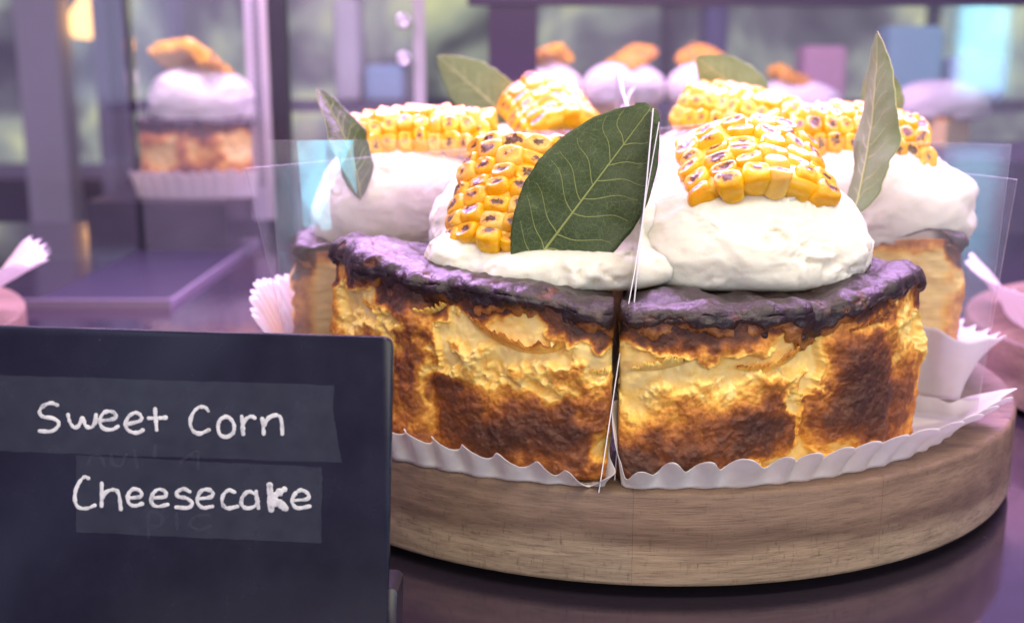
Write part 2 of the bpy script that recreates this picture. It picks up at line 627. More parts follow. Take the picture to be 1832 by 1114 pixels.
MAT = dict(cake=mat_cake(), crust=mat_crust(), cream=mat_cream(), kernel=mat_kernel(), paper=mat_paper(), acetate=mat_acetate(), edge=mat_acetate_edge(),
           wood=mat_wood(), counter=mat_counter(), sign=mat_sign(), tape=mat_tape(),
           leaf_top=mat_leaf("bay_leaf_upper_side", (0.028, 0.052, 0.016), (0.050, 0.080, 0.025), (0.17, 0.22, 0.08), 0.5, 0.12, 0.42, 0.35),
           leaf_under=mat_leaf("bay_leaf_lower_side", (0.20, 0.30, 0.14), (0.28, 0.37, 0.19), (0.42, 0.46, 0.24), 0.25, 0.35, 0.55, 0.3),
           leaf_rim=plain("bay_leaf_rim", (0.50, 0.48, 0.22), 0.5),
           vein=plain("bay_leaf_vein", (0.27, 0.31, 0.09), 0.45),
           vein_pale=plain("bay_leaf_vein_pale", (0.42, 0.45, 0.22), 0.5),
           pith=M("corn_pith").set(color=(0.84, 0.44, 0.012), rough=0.3, sss=0.3, sssr=(1.0, 0.6, 0.15), ssss=0.004).m,
           paint=mat_paint(),
           ghost=plain("rubbed_out_chalk", (0.0145, 0.0155, 0.029), 0.30),
           black=plain("black_metal", (0.018, 0.016, 0.026), 0.35, spec=0.6),
           steel=plain("brushed_steel", (0.62, 0.60, 0.66), 0.32, metal=0.9),
           white_metal=plain("pale_coated_metal", (0.42, 0.40, 0.43), 0.45),
           dull_metal=plain("dull_metal", (0.30, 0.27, 0.33), 0.4, metal=0.5),
           violet_frame=plain("dark_violet_frame", (0.050, 0.022, 0.080), 0.45))

# ------------------------------------------------------------------ setting
CZ = 0.40                                                    # counter top
BT = 3.6                                                     # top of the wooden board
counter = build("counter", [(-160, -46, CZ), (160, -46, CZ), (160, 66, CZ), (-160, 66, CZ)], [np.array([[0, 1, 2, 3]])], MAT['counter'], smooth=False)
tag(counter, kind="structure")


# ------------------------------------------------------------------ round wooden boards, glued from planks
def plank_geo(x0, x1, R, z0, z1, n=48):
    """one plank of a disc, cut by x0<x<x1, rim edges eased"""
    e = 0.16
    def outline(r):
        a0, a1 = max(x0, -r), min(x1, r)
        xs = a0 + (a1 - a0) * (0.5 - 0.5 * np.cos(np.linspace(0, np.pi, n)))
        y = np.sqrt(np.maximum(r * r - xs * xs, 0))
        return np.concatenate([np.c_[xs, -y], np.c_[xs, y][::-1]])
    rows = []
    for r, z in ((R - e, z0), (R - e * .3, z0 + e * .3), (R, z0 + e), (R, (z0 + z1) / 2), (R, z1 - e), (R - e * .3, z1 - e * .3), (R - e, z1)):
        o = outline(r)
        rows.append(np.c_[o, np.full(len(o), z)])
    V = np.concatenate(rows)
    m = 2 * n
    F = grid_faces(len(rows), m, wrap_m=True)
    # flat strips for top and bottom
    i = np.arange(n - 1)
    topo = (len(rows) - 1) * m
    top = np.stack([topo + i, topo + i + 1, topo + m - 2 - i, topo + m - 1 - i], -1)
    bot = np.stack([i + 1, i, m - 1 - i, m - 2 - i], -1)
    return V, [F, top, bot]


def serving_board(loc, label, seams, group=None, R=14.0, rz=0.0):
    t = empty("serving_board", (loc[0], loc[1], 0), rz)
    tag(t, label, "serving board", group)
    for k in range(len(seams) - 1):
        V, F = plank_geo(seams[k] + 0.003, seams[k + 1] - 0.003, R, 0.75, BT)
        o = build("plank", V, F, MAT['wood'], t)
        mod = o.modifiers.new("sharp", 'EDGE_SPLIT')
        mod.split_angle = math.radians(50)
    a = np.linspace(0, 2 * np.pi, 64, endpoint=False)
    V = np.concatenate([np.c_[9.2 * np.cos(a), 9.2 * np.sin(a), np.full(64, z)] for z in (CZ + 0.004, 0.76)])
    build("foot_ring", V, [grid_faces(2, 64, wrap_m=True)], MAT['black'], t)
    return t


serving_board((0, 0), "thick round wooden serving board under the front ring of cheesecake slices", [-14, -9.0, -1.4, 6.0, 12.0, 14])
serving_board((30.6, 6.5), "round wooden board cut off at the right edge of the picture", [-14, -5, 3, 14], rz=0.4)


# ------------------------------------------------------------------ cheesecake slices
def bl(lst, u, v):
    s = 0
    for (uu, vv, su, sv, a) in lst:
        s = s + a * np.exp(-((u - uu) / su) ** 2 - ((v - vv) / sv) ** 2)
    return s


def interp(xs, u):
    xs = np.array(xs, float)
    return np.interp(u, xs[:, 0], xs[:, 1])


CX, CY = -0.7, -0.8


def cheesecake_slice(p):
    mid = math.radians(p['mid'])
    f0, f1 = math.radians(p['f0']), math.radians(p['f1'])
    s = p.get('s', 0.9)
    base = p.get('at', (CX + s * math.sin(mid), CY - s * math.cos(mid)))
    bz = p.get('z', BT + 0.06)
    root = empty("cheesecake_slice", (base[0], base[1], bz), mid)
    tag(root, p['label'], "cheesecake", p.get('group'))
    q = p.get('q', 1.0)
    nout, ncut, nrow = int(300 * q), int(70 * q), int(120 * q)
    seed = p['seed']
    R0, R1 = p['R']
    Rof = lambda u: R0 + (R1 - R0) * u + interp(p.get('pleat', [(0, 0), (1, 0)]), u)
    Hof = lambda u: interp(p['H'], u)
    # perimeter
    u = np.linspace(0, 1, nout)
    ph = f0 + (f1 - f0) * u
    r = Rof(u) + 0.07 * fbm(np.c_[u * 5, u * 0 + seed, u * 0], 3)
    arc = (f1 - f0) * (R0 + R1) / 2
    e = np.minimum(u, 1 - u) * arc
    cr = 0.45
    r = r - np.where(e < cr, cr * (1 - np.sqrt(np.clip(1 - (1 - e / cr) ** 2, 0, 1))), 0)
    Po = np.c_[r * np.sin(ph), -r * np.cos(ph)]
    No = np.c_[np.sin(ph), -np.cos(ph)]
    t = np.linspace(0, 1, ncut + 2)[1:-1][:, None]
    tip = np.array([0.0, -0.25])
    Pr = Po[-1] * (1 - t) + tip * t
    Pl = tip * (1 - t) + Po[0] * t
    Nr = np.repeat([[math.cos(f1), math.sin(f1)]], ncut, 0)
    Nl = np.repeat([[-math.cos(f0), -math.sin(f0)]], ncut, 0)
    P2 = np.concatenate([Po, Pr, Pl])
    N2 = np.concatenate([No, Nr, Nl])
    m = len(P2)
    rad = np.linalg.norm(P2, axis=1)
    uu = np.concatenate([u, np.full(ncut, 1.0), np.full(ncut, 0.0)])
    outer = np.concatenate([np.ones(nout), np.zeros(2 * ncut)])
    Hc = p.get('Hc', 5.0)
    Rr = Rof(uu)
    H = Hc + (Hof(uu) - 0.22 - Hc) * sm(0.45, 0.95, rad / Rr)
    v = np.linspace(0, 1, nrow)
    Z = v[:, None] * H[None, :]
    X = np.repeat(P2[None, :, 0], nrow, 0)
    Y = np.repeat(P2[None, :, 1], nrow, 0)
    Q = np.stack([X, Y, Z], -1)
    U = np.repeat(uu[None, :], nrow, 0)
    Vv = np.repeat(v[:, None], m, 1)
    OUT = np.repeat(outer[None, :], nrow, 0)
    RR = np.repeat((rad / Rr)[None, :], nrow, 0)
    # browning, torn pale patches
    so = np.array([seed * 3.7, seed * 1.3, 0])
    w1 = fbm(Q * 0.9 + so, 4)
    w2 = fbm(Q * 0.9 + so + 50, 4)
    uw = U + 0.075 * w1
    vw = Vv + 0.095 * w2
    big = fbm(Q * 0.55 + so + 9, 4)
    bro = 0.44 + 0.22 * big - 0.10 * sm(0.42, 0.62, vw) + 1.05 * bl(p.get('blobs', []), uw, vw) + 0.07 * sm(0.45, 0.1, vw)
    bro = bro + 0.62 * sm(0.80, 0.93, vw + 0.05 * w1)                    # caramel just under the burnt top
    cutb = -0.03 + 0.06 * big + 0.60 * sm(0.982, 1.0, RR + 0.012 * w1) + 0.50 * sm(0.86, 0.99, Vv + 0.03 * w2) + 0.15 * sm(0.10, 0.0, Vv)
    B = np.where(OUT > 0.5, bro, cutb)
    crumb = fbm(Q * 3.2 + so, 4)
    fine = fbm(Q * 8.0 + so, 3)
    skin = sm(0.19, 0.31, B + 0.07 * crumb)                  # browned skin stands proud of torn pale cheese
    fold = ridged(np.stack([Q[..., 0] * 0.55, Q[..., 1] * 0.55, Q[..., 2] * 0.16], -1) + so + 3, 2) - 0.6
    D = OUT * (0.19 * skin + 0.22 * big + 0.13 * fold + (0.012 + 0.045 * skin) * crumb + (0.004 + 0.018 * skin) * fine + bl(p.get('ridges', []), uw, vw)) + (1 - OUT) * (0.075 * crumb + 0.02 * fine + 0.04 * big)
    # torn lips: thin folds along the border between skin and cheese
    lip = np.exp(-((B - 0.25 + 0.06 * crumb) / 0.07) ** 2) * sm(0.3, 0.55, Vv) * OUT
    D = D + 0.13 * lip * sm(-0.2, 0.4, w2)
    D = D * sm(0.0, 0.03, Vv) * (1 - 0.8 * OUT * sm(0.76, 0.9, Vv))
    V = Q.copy()
    V[..., 0] += N2[None, :, 0] * D
    V[..., 1] += N2[None, :, 1] * D
    V[..., 2] += OUT * 0.05 * crumb * sm(0, 0.1, Vv) - 0.35 * OUT * sm(0.93, 1.0, Vv) * 0
    B = B - 0.18 * lip
    Vf = V.reshape(-1, 3)
    F = grid_faces(nrow, m, wrap_m=True)
    nv = len(Vf)
    cen = np.array([[0, -0.6 * (R0 + R1) / 2, Hc - 0.05], [0, -0.6 * (R0 + R1) / 2, 0.0]])
    k = np.arange(m)
    k1 = (k + 1) % m
    topf = np.stack([(nrow - 1) * m + k, (nrow - 1) * m + k1, np.full(m, nv)], -1)
    botf = np.stack([k1, k, np.full(m, nv + 1)], -1)
    Vf = np.concatenate([Vf, cen])
    Bf = np.concatenate([B.ravel(), [0.5, 0.5]])
    build("body", Vf, [F, topf, botf], MAT['cake'], root, attrs={"brown": np.clip(Bf, 0, 1)})
    # torn flaps of skin peeling off the side
    for path, wid, curl, bb in p.get('flaps', []):
        C = spline(path, 60)
        fu, fv = np.clip(C[:, 0], 0, 1), C[:, 1]
        aa = f0 + (f1 - f0) * fu
        rr0 = Rof(fu) + 0.05
        zz0 = fv * Hof(fu)
        g = np.linspace(0, 1, 60)
        jag = (0.25 + 0.75 * np.sin(np.pi * g) ** 0.6) * np.clip(1 + 1.0 * fbm(np.c_[g * 12, g * 0 + seed, g * 0 + 2], 4, 0.6), 0.15, 2)
        rowsf, bf = [], []
        for w in np.linspace(0, 1, 9):
            out_ = -0.06 + curl * np.sin(w * 1.7) * jag + 0.03 * fbm(np.c_[g * 14, g * 0 + w * 2, g * 0 + seed], 3)
            rr1 = rr0 + out_
            zz1 = zz0 + wid * w * jag - 0.10 * w ** 3 * curl
            rowsf.append(np.c_[rr1 * np.sin(aa), -rr1 * np.cos(aa), zz1])
            bf.append(np.clip(bb[0] + (bb[1] - bb[0]) * w ** 2 + 0.10 * fbm(np.c_[g * 8, g * 0 + w, g * 0], 3), 0, 1))
        of = build("torn_flap", np.concatenate(rowsf), [grid_faces(9, 60)], MAT['cake'], root, attrs={"brown": np.concatenate(bf)})
        solidify(of, 0.07, 0.0)
    # burnt top skin, rolled over the rim
    n = int(260 * q)
    u = np.linspace(0, 1, n)
    ph = f0 + (f1 - f0) * u
    R = Rof(u)
    e = np.minimum(u, 1 - u) * arc
    R = R - np.where(e < cr, cr * (1 - np.sqrt(np.clip(1 - (1 - e / cr) ** 2, 0, 1))), 0)
    Ht = Hof(u)
    lum = interp(p.get('lump', [(0, 1), (1, 1)]), u)
    over = 0.05 + 0.11 * lum + 0.07 * fbm(np.c_[u * 9, u * 0 + seed + 3, u * 0], 3)
    drop = 0.80 * interp(p['drop'], u) + 0.62 * fbm(np.c_[u * 9, u * 0 + seed, u * 0 + 4], 5, 0.6) + 0.10 * fbm(np.c_[u * 60, u * 0 + seed, u * 0 + 7], 2)
    drop = np.maximum(drop, 0.42)
    nt1, nt2, nt3 = int(46 * q), int(16 * q), int(44 * q)
    rows, edge = [], []
    for tt in np.linspace(0, 1, nt1, endpoint=False):
        rr = 0.35 + (R - 0.75 - 0.35) * tt
        hz = Hc + 0.12 + (Ht - Hc - 0.12) * sm(0.45, 0.97, rr / R)
        rows.append(np.stack([rr, hz], -1))
        edge.append(np.zeros(n))
    for tt in np.linspace(0, 1, nt2, endpoint=False):
        al = tt * np.pi / 2
        rows.append(np.stack([R - 0.75 + (0.75 + over) * np.sin(al), Ht + 0.09 * lum * np.sin(2 * al) - (0.30 * lum) * (1 - np.cos(al))], -1))
        edge.append(np.full(n, 0.001 + 0.16 * tt))
    for tt in np.linspace(0, 1, nt3):
        z0 = Ht - 0.30 * lum
        rows.append(np.stack([R + over * (1 - tt ** 0.85) + 0.035 - 0.16 * sm(0.93, 1.0, tt), z0 - (drop - 0.30 * lum) * tt], -1))
        edge.append(np.full(n, 0.161 + 0.84 * sm(0.0, 0.9, tt)))
    A = np.array(rows)
    nr = len(A)
    Pn = np.stack([A[..., 0] * np.sin(ph), -A[..., 0] * np.cos(ph), A[..., 1]], -1)
    so2 = so + 31
    dn = 0.19 * fbm(Pn * 0.8 + so2, 3) + 0.045 * (ridged(Pn * np.array([0.9, 0.9, 1.3]) + so2, 2) - 0.6) + 0.008 * fbm(Pn * 6 + so2, 3)
    # displacement along the profile normal
    dr = np.gradient(A[..., 0], axis=0)
    dz = np.gradient(A[..., 1], axis=0)
    L = np.sqrt(dr * dr + dz * dz) + 1e-6
    nr_, nz_ = -dz / L, dr / L
    # flaky border: the skin steps back in plates towards its lower edge
    fl = fbm(Pn * np.array([1.6, 1.6, 2.2]) + so2 + 5, 4)
    E = np.array(edge) + 0.62 * fl * (np.array(edge) > 0.001)
    step = -0.06 * sm(0.40, 0.58, E)
    d = dn + step
    Pn[..., 0] += nr_ * d * np.sin(ph)
    Pn[..., 1] -= nr_ * d * np.cos(ph)
    Pn[..., 2] += nz_ * d
    o = build("top_crust", Pn.reshape(-1, 3), [grid_faces(nr, n, flip=True)], MAT['crust'], root, attrs={"edge": np.clip(E, 0, 1).ravel()})
    solidify(o, 0.04, 1.0)
    return root


SL = {}
SL['A'] = cheesecake_slice(dict(flaps=[([(0.625, 0.80), (0.66, 0.755), (0.71, 0.705), (0.78, 0.675), (0.85, 0.70), (0.90, 0.775)], 0.34, 0.26, (0.16, 0.50)), ([(0.44, 0.79), (0.50, 0.80), (0.545, 0.86)], 0.22, 0.22, (0.15, 0.30)), ([(0.22, 0.74), (0.30, 0.70), (0.35, 0.76)], 0.25, 0.2, (0.1, 0.4)), ([(0.92, 0.62), (0.96, 0.60), (0.99, 0.63)], 0.2, 0.15, (0.08, 0.25))],
    mid=-35, f0=-25, f1=31.2, R=(10.9, 11.6), s=0.9, seed=1, q=1.25, Hc=5.1,
    label="front left cheesecake slice behind the sign, with a thick violet sheen on its burnt rim",
    H=[(0, 6.1), (0.12, 6.2), (0.3, 5.85), (0.5, 5.5), (0.62, 5.6), (0.8, 5.45), (1, 5.05)], lump=[(0, 1.9), (0.25, 1.5), (0.4, 0.8), (1, 1.0)],
    drop=[(0, 0.95), (0.2, 1.2), (0.45, 0.95), (0.7, 1.0), (1, 1.25)],
    pleat=[(0, 0), (0.2, 0.05), (0.36, 0.10), (0.45, 0.20), (0.50, -0.16), (0.56, -0.10), (0.64, 0.10), (0.8, 0.12), (1, 0.05)],
    blobs=[(0.525, 0.66, 0.04, 0.17, -0.58), (0.62, 0.77, 0.07, 0.07, -0.45), (0.77, 0.72, 0.12, 0.06, -0.50), (0.96, 0.70, 0.055, 0.10, -0.58),
           (0.22, 0.80, 0.08, 0.10, -0.42), (0.36, 0.72, 0.035, 0.10, -0.25), (0.42, 0.58, 0.05, 0.16, 0.30), (0.30, 0.40, 0.10, 0.25, 0.12), (0.80, 0.53, 0.16, 0.05, -0.14),
           (0.545, 0.46, 0.055, 0.10, 0.36), (0.70, 0.20, 0.20, 0.17, 0.36), (0.985, 0.17, 0.03, 0.12, -0.34), (0.88, 0.34, 0.08, 0.10, 0.24), (0.48, 0.3, 0.02, 0.2, -0.2)],
    ridges=[(0.545, 0.50, 0.06, 0.14, 0.10)]))
SL['B'] = cheesecake_slice(dict(flaps=[([(0.03, 0.66), (0.08, 0.655), (0.13, 0.67), (0.17, 0.70)], 0.26, 0.20, (0.08, 0.22)), ([(0.29, 0.66), (0.36, 0.63), (0.43, 0.68), (0.46, 0.75)], 0.30, 0.22, (0.18, 0.45)), ([(0.57, 0.775), (0.64, 0.79), (0.72, 0.80), (0.80, 0.79)], 0.16, 0.16, (0.35, 0.65))],
    mid=23, f0=-30.2, f1=27.0, R=(11.6, 11.0), s=0.9, seed=2, q=1.25, Hc=4.9,
    label="front right cheesecake slice with a pale torn band and dark brown baked sides",
    H=[(0, 4.95), (0.12, 5.1), (0.3, 5.0), (0.5, 4.95), (0.72, 5.25), (0.9, 5.6), (1, 5.35)], lump=[(0, 1.0), (0.5, 0.9), (0.8, 1.3), (1, 1.5)],
    drop=[(0, 1.0), (0.15, 0.9), (0.4, 1.35), (0.58, 1.35), (0.72, 0.75), (1, 0.95)],
    pleat=[(0, 0), (0.35, 0.12), (0.46, 0.08), (0.50, -0.16), (0.55, 0.05), (0.68, 0.22), (0.85, 0.12), (1, 0.0)],
    blobs=[(0.08, 0.68, 0.10, 0.11, -0.62), (0.22, 0.66, 0.05, 0.05, -0.30), (0.38, 0.70, 0.08, 0.06, -0.30), (0.20, 0.82, 0.10, 0.07, 0.22), (0.22, 0.73, 0.035, 0.05, 0.25),
           (0.12, 0.42, 0.12, 0.10, -0.10), (0.37, 0.31, 0.115, 0.16, 0.40), (0.06, 0.10, 0.09, 0.10, 0.28), (0.46, 0.05, 0.16, 0.055, -0.36), (0.503, 0.50, 0.020, 0.45, -0.50),
           (0.555, 0.40, 0.012, 0.4, -0.10), (0.70, 0.46, 0.115, 0.32, 0.40), (0.72, 0.86, 0.14, 0.05, -0.40), (0.46, 0.78, 0.04, 0.06, -0.3), (0.97, 0.6, 0.03, 0.25, -0.22), (0.66, 0.03, 0.12, 0.04, -0.30)],
    ridges=[(0.70, 0.44, 0.125, 0.33, 0.12), (0.40, 0.60, 0.10, 0.03, 0.10)]))
side_blobs = [(0.3, 0.5, 0.1, 0.2, -0.4), (0.6, 0.25, 0.2, 0.2, 0.3), (0.8, 0.6, 0.1, 0.2, -0.3)]
SL['C'] = cheesecake_slice(dict(mid=98, f0=-25, f1=26, R=(11.2, 11.2), s=1.1, seed=3, q=0.8, Hc=5.0, blobs=side_blobs,
    label="right cheesecake slice showing its pale cut side past the front slice", H=[(0, 5.8), (1, 5.4)], drop=[(0, 0.9), (1, 1.0)], lump=[(0, 1.4), (1, 1.0)]))
SL['D'] = cheesecake_slice(dict(mid=-100, f0=-26, f1=26.5, R=(11.2, 11.0), s=1.1, seed=4, q=0.8, Hc=5.0, blobs=side_blobs,
    label="left cheesecake slice with tan cut side seen above the black sign", H=[(0, 5.3), (1, 5.3)], drop=[(0, 0.9), (1, 0.8)], lump=[(0, 1.0), (1, 1.0)]))
SL['E'] = cheesecake_slice(dict(mid=-155, f0=-26, f1=26, R=(11.2, 11.2), s=1.0, seed=5, q=0.5, Hc=5.0, blobs=side_blobs,
    label="rear left cheesecake slice hidden behind the large dark leaf", H=[(0, 5.3), (1, 5.3)], drop=[(0, 0.9), (1, 0.9)]))
SL['F'] = cheesecake_slice(dict(mid=155, f0=-26, f1=26, R=(11.2, 11.2), s=1.0, seed=6, q=0.5, Hc=5.0, blobs=side_blobs,
    label="rear right cheesecake slice hidden behind the front right corn", H=[(0, 5.3), (1, 5.3)], drop=[(0, 0.9), (1, 0.9)]))


# ------------------------------------------------------------------ whipped cream: radial shape of smoothly joined ellipsoids
def smin(a, b, k):
    h = np.clip(0.5 + 0.5 * (b - a) / k, 0, 1)
    return b * (1 - h) + a * h - k * h * (1 - h)


def cream(label, loc, ells, seed, nu=230, nv=150, group=None, mat=None, rough=1.0, streak=(1, 0.2, 2.2), zmin=0.0):
    """ells: (centre, semi axes, z-rotation, exponent) relative to loc (on the crust)"""
    th = np.linspace(0, 2 * np.pi, nu, endpoint=False)
    phi = np.linspace(0.02, np.pi - 0.02, nv)
    d = np.stack([np.sin(phi)[:, None] * np.cos(th)[None], np.sin(phi)[:, None] * np.sin(th)[None], np.repeat(np.cos(phi)[:, None], nu, 1)], -1)
    c0 = np.array(ells[0][0]) * np.array([1, 1, 0.8])

    def f(P):
        val = None
        for c, a, rz, ex in ells:
            q = P - np.array(c)
            cz, sz = math.cos(rz), math.sin(rz)
            qx = (q[..., 0] * cz + q[..., 1] * sz) / a[0]
            qy = (-q[..., 0] * sz + q[..., 1] * cz) / a[1]
            qz = q[..., 2] / a[2]
            g = (np.abs(qx) ** ex + np.abs(qy) ** ex + np.abs(qz) ** ex) ** (1 / ex)
            v = (g - 1) * min(a)
            val = v if val is None else smin(val, v, 0.5)
        return -smin(-val, P[..., 2] - zmin, 0.25) if True else val

    lo = np.zeros(d.shape[:2])
    hi = np.full(d.shape[:2], 8.0)
    # f<0 inside: plane term keeps z>zmin
    def inside(P):
        val = None
        for c, a, rz, ex in ells:
            q = P - np.array(c)
            cz, sz = math.cos(rz), math.sin(rz)
            qx = (q[..., 0] * cz + q[..., 1] * sz) / a[0]
            qy = (-q[..., 0] * sz + q[..., 1] * cz) / a[1]
            qz = q[..., 2] / a[2]
            g = (np.abs(qx) ** ex + np.abs(qy) ** ex + np.abs(qz) ** ex + 1e-9) ** (1 / ex)
            v = (g - 1) * min(a)
            val = v if val is None else smin(val, v, 0.45)
        pl = zmin - P[..., 2]
        return -smin(-val, -pl, 0.35)
    for _ in range(28):
        mi = (lo + hi) / 2
        ins = inside(c0 + d * mi[..., None]) < 0
        lo = np.where(ins, mi, lo)
        hi = np.where(ins, hi, mi)
    P = c0 + d * lo[..., None]
    so = np.array([seed * 5.1, seed * 2.3, seed])
    w = np.stack([fbm(P * 0.6 + so, 3), fbm(P * 0.6 + so + 20, 3), fbm(P * 0.6 + so + 40, 3)], -1)
    Pw = P + 0.5 * w
    st = np.array(streak)
    msk = sm(-0.25, 0.35, noise(P * 0.5 + so + 60) - 0.10 * (P[..., 2] - 1.5))
    disp = 0.16 * fbm(P * 0.45 + so, 2) + rough * (0.17 * (ridged(Pw * st * 0.4 + so, 2) - 0.55) * (0.5 + 0.5 * msk) + (0.022 + 0.085 * msk) * fbm(Pw * 1.5 + so, 4) + (0.006 + 0.02 * msk) * fbm(P * 6 + so, 3))
    pit = noise(Pw * 2.0 + so + 77)
    disp -= rough * 0.15 * msk * sm(0.22, 0.55, pit)
    disp *= sm(zmin - 0.1, zmin + 0.5, P[..., 2]) * 0.8 + 0.2
    P = P + d * disp[..., None]
    V = P.reshape(-1, 3)
    k = np.arange(nu)
    k1 = (k + 1) % nu
    nvv = len(V)
    V = np.concatenate([V, [P[0].mean(0)], [P[-1].mean(0)]])
    F = grid_faces(nv, nu, wrap_m=True, flip=True)
    t1 = np.stack([k, k1, np.full(nu, nvv)], -1)
    t2 = np.stack([(nv - 1) * nu + k1, (nv - 1) * nu + k, np.full(nu, nvv + 1)], -1)
    o = build("whipped_cream", V, [F, t1, t2], mat or MAT['cream'], loc=loc)
    return tag(o, label, "whipped cream", group)


cream("large smooth cream dollop on the front right slice with torn pits along its side", (2.75, -7.2, 8.55),
      [((0, 0, 1.3), (3.45, 3.05, 2.15), 0.08, 2.9), ((-0.2, -0.3, 0.9), (3.75, 3.4, 1.5), 0.0, 2.6)], 11, nu=400, nv=260, rough=1.05)
cream("cream dollop on the front left slice, flattened into a lip below the dark leaf", (-4.0, -8.0, 8.65),
      [((-0.6, 1.0, 1.4), (2.9, 2.3, 2.2), 0.0, 2.3), ((1.2, -1.9, 0.55), (3.1, 1.35, 0.85), 0.12, 2.4), ((-2.3, -1.2, 0.7), (1.2, 1.0, 1.0), 0, 2.1), ((1.9, 0.2, 1.3), (2.1, 2.1, 2.3), 0, 2.2)], 12, nu=320, nv=200, rough=1.15)
cream("lavender lit cream dollop on the right slice beside the tall pale leaf", (8.5, -0.2, 8.55),
      [((0, 0, 1.6), (3.4, 3.0, 2.5), 0.1, 2.5), ((1.5, -0.6, 1.2), (2.4, 2.6, 1.8), 0, 2.4), ((3.0, -1.0, 2.2), (1.0, 1.2, 0.6), 0.3, 2.0)], 13)
cream("bright pink-white cream dollop on the left slice behind the clear sheets", (-8.9, 0.2, 8.55),
      [((0, 0, 1.5), (3.3, 3.0, 2.35), 0.1, 2.4), ((-1.1, -0.5, 1.0), (2.4, 2.5, 1.6), 0, 2.4)], 14)
CREAM_E = cream("cream dollop on the rear left slice under the farthest corn", (-4.2, 6.4, 8.5),
      [((0, 0, 1.5), (3.1, 2.9, 2.8), 0.0, 2.4)], 15, nu=150, nv=100)
cream("cream dollop on the rear right slice, mostly hidden by the front right dollop", (3.9, 6.0, 8.5),
      [((0, 0, 1.5), (3.3, 2.9, 2.6), 0.0, 2.4), ((-2, -1.5, 1.0), (2.0, 2.0, 1.6), 0, 2.2)], 16, nu=150, nv=100)


# ------------------------------------------------------------------ grilled corn slabs
def kernel_meshes(n=7):
    out = []
    rs = np.random.RandomState(5)
    nu, nv = 24, 21
    th = np.linspace(0, 2 * np.pi, nu, endpoint=False)
    ph = np.linspace(0, np.pi, nv)[1:-1]
    for k in range(n):
        ex = 4.0
        d = np.stack([np.sin(ph)[:, None] * np.cos(th), np.sin(ph)[:, None] * np.sin(th), np.repeat(np.cos(ph)[:, None], nu, 1)], -1)
        g = (np.abs(d) ** ex).sum(-1) ** (1 / ex)
        P = d / g[..., None]
        a = np.array([0.435 + rs.uniform(-.04, .05), 0.30 + rs.uniform(-.035, .045), 0.52])
        P = P * a
        tap = 0.78 + 0.22 * (P[..., 2:] / a[2] * 0.5 + 0.5)
        P[..., :2] *= tap
        # dimple with raised ring on the crown
        rr = np.sqrt((P[..., 0] / a[0]) ** 2 + (P[..., 1] / a[1]) ** 2)
        topm = sm(0.2, 0.5, P[..., 2] / a[2])
        dep = rs.uniform(0.05, 0.12)
        ox, oy = rs.uniform(-.12, .12, 2)
        rr2 = np.sqrt((P[..., 0] / a[0] - ox) ** 2 + (P[..., 1] / a[1] - oy) ** 2)
        P[..., 2] -= topm * dep * (1 - sm(0.35, 0.72, rr2)) * (1 + 0.5 * fbm(P * 4 + k, 2))
        P[..., 2] -= 0.10 * topm * rr ** 2
        P += 0.085 * np.stack([fbm(P * 1.6 + k * 7, 2), fbm(P * 1.6 + k * 7 + 30, 2), fbm(P * 1.6 + k * 7 + 60, 2)], -1)
        V = P.reshape(-1, 3)
        m = nv - 2
        nvv = len(V)
        kk = np.arange(nu)
        k1 = (kk + 1) % nu
        V = np.concatenate([V, [P[0].mean(0)], [P[-1].mean(0)]])
        F = grid_faces(m, nu, wrap_m=True, flip=True)
        t1 = np.stack([kk, k1, np.full(nu, nvv)], -1)
        t2 = np.stack([(m - 1) * nu + k1, (m - 1) * nu + kk, np.full(nu, nvv + 1)], -1)
        o = build("kernel", V, [F, t1, t2], MAT['kernel'])
        s2 = o.modifiers.new("s", 'SUBSURF')
        s2.levels = s2.render_levels = 1
        out.append(o)
    return out


from mathutils import Matrix, Vector
KP = kernel_meshes()
krs = random.Random(3)


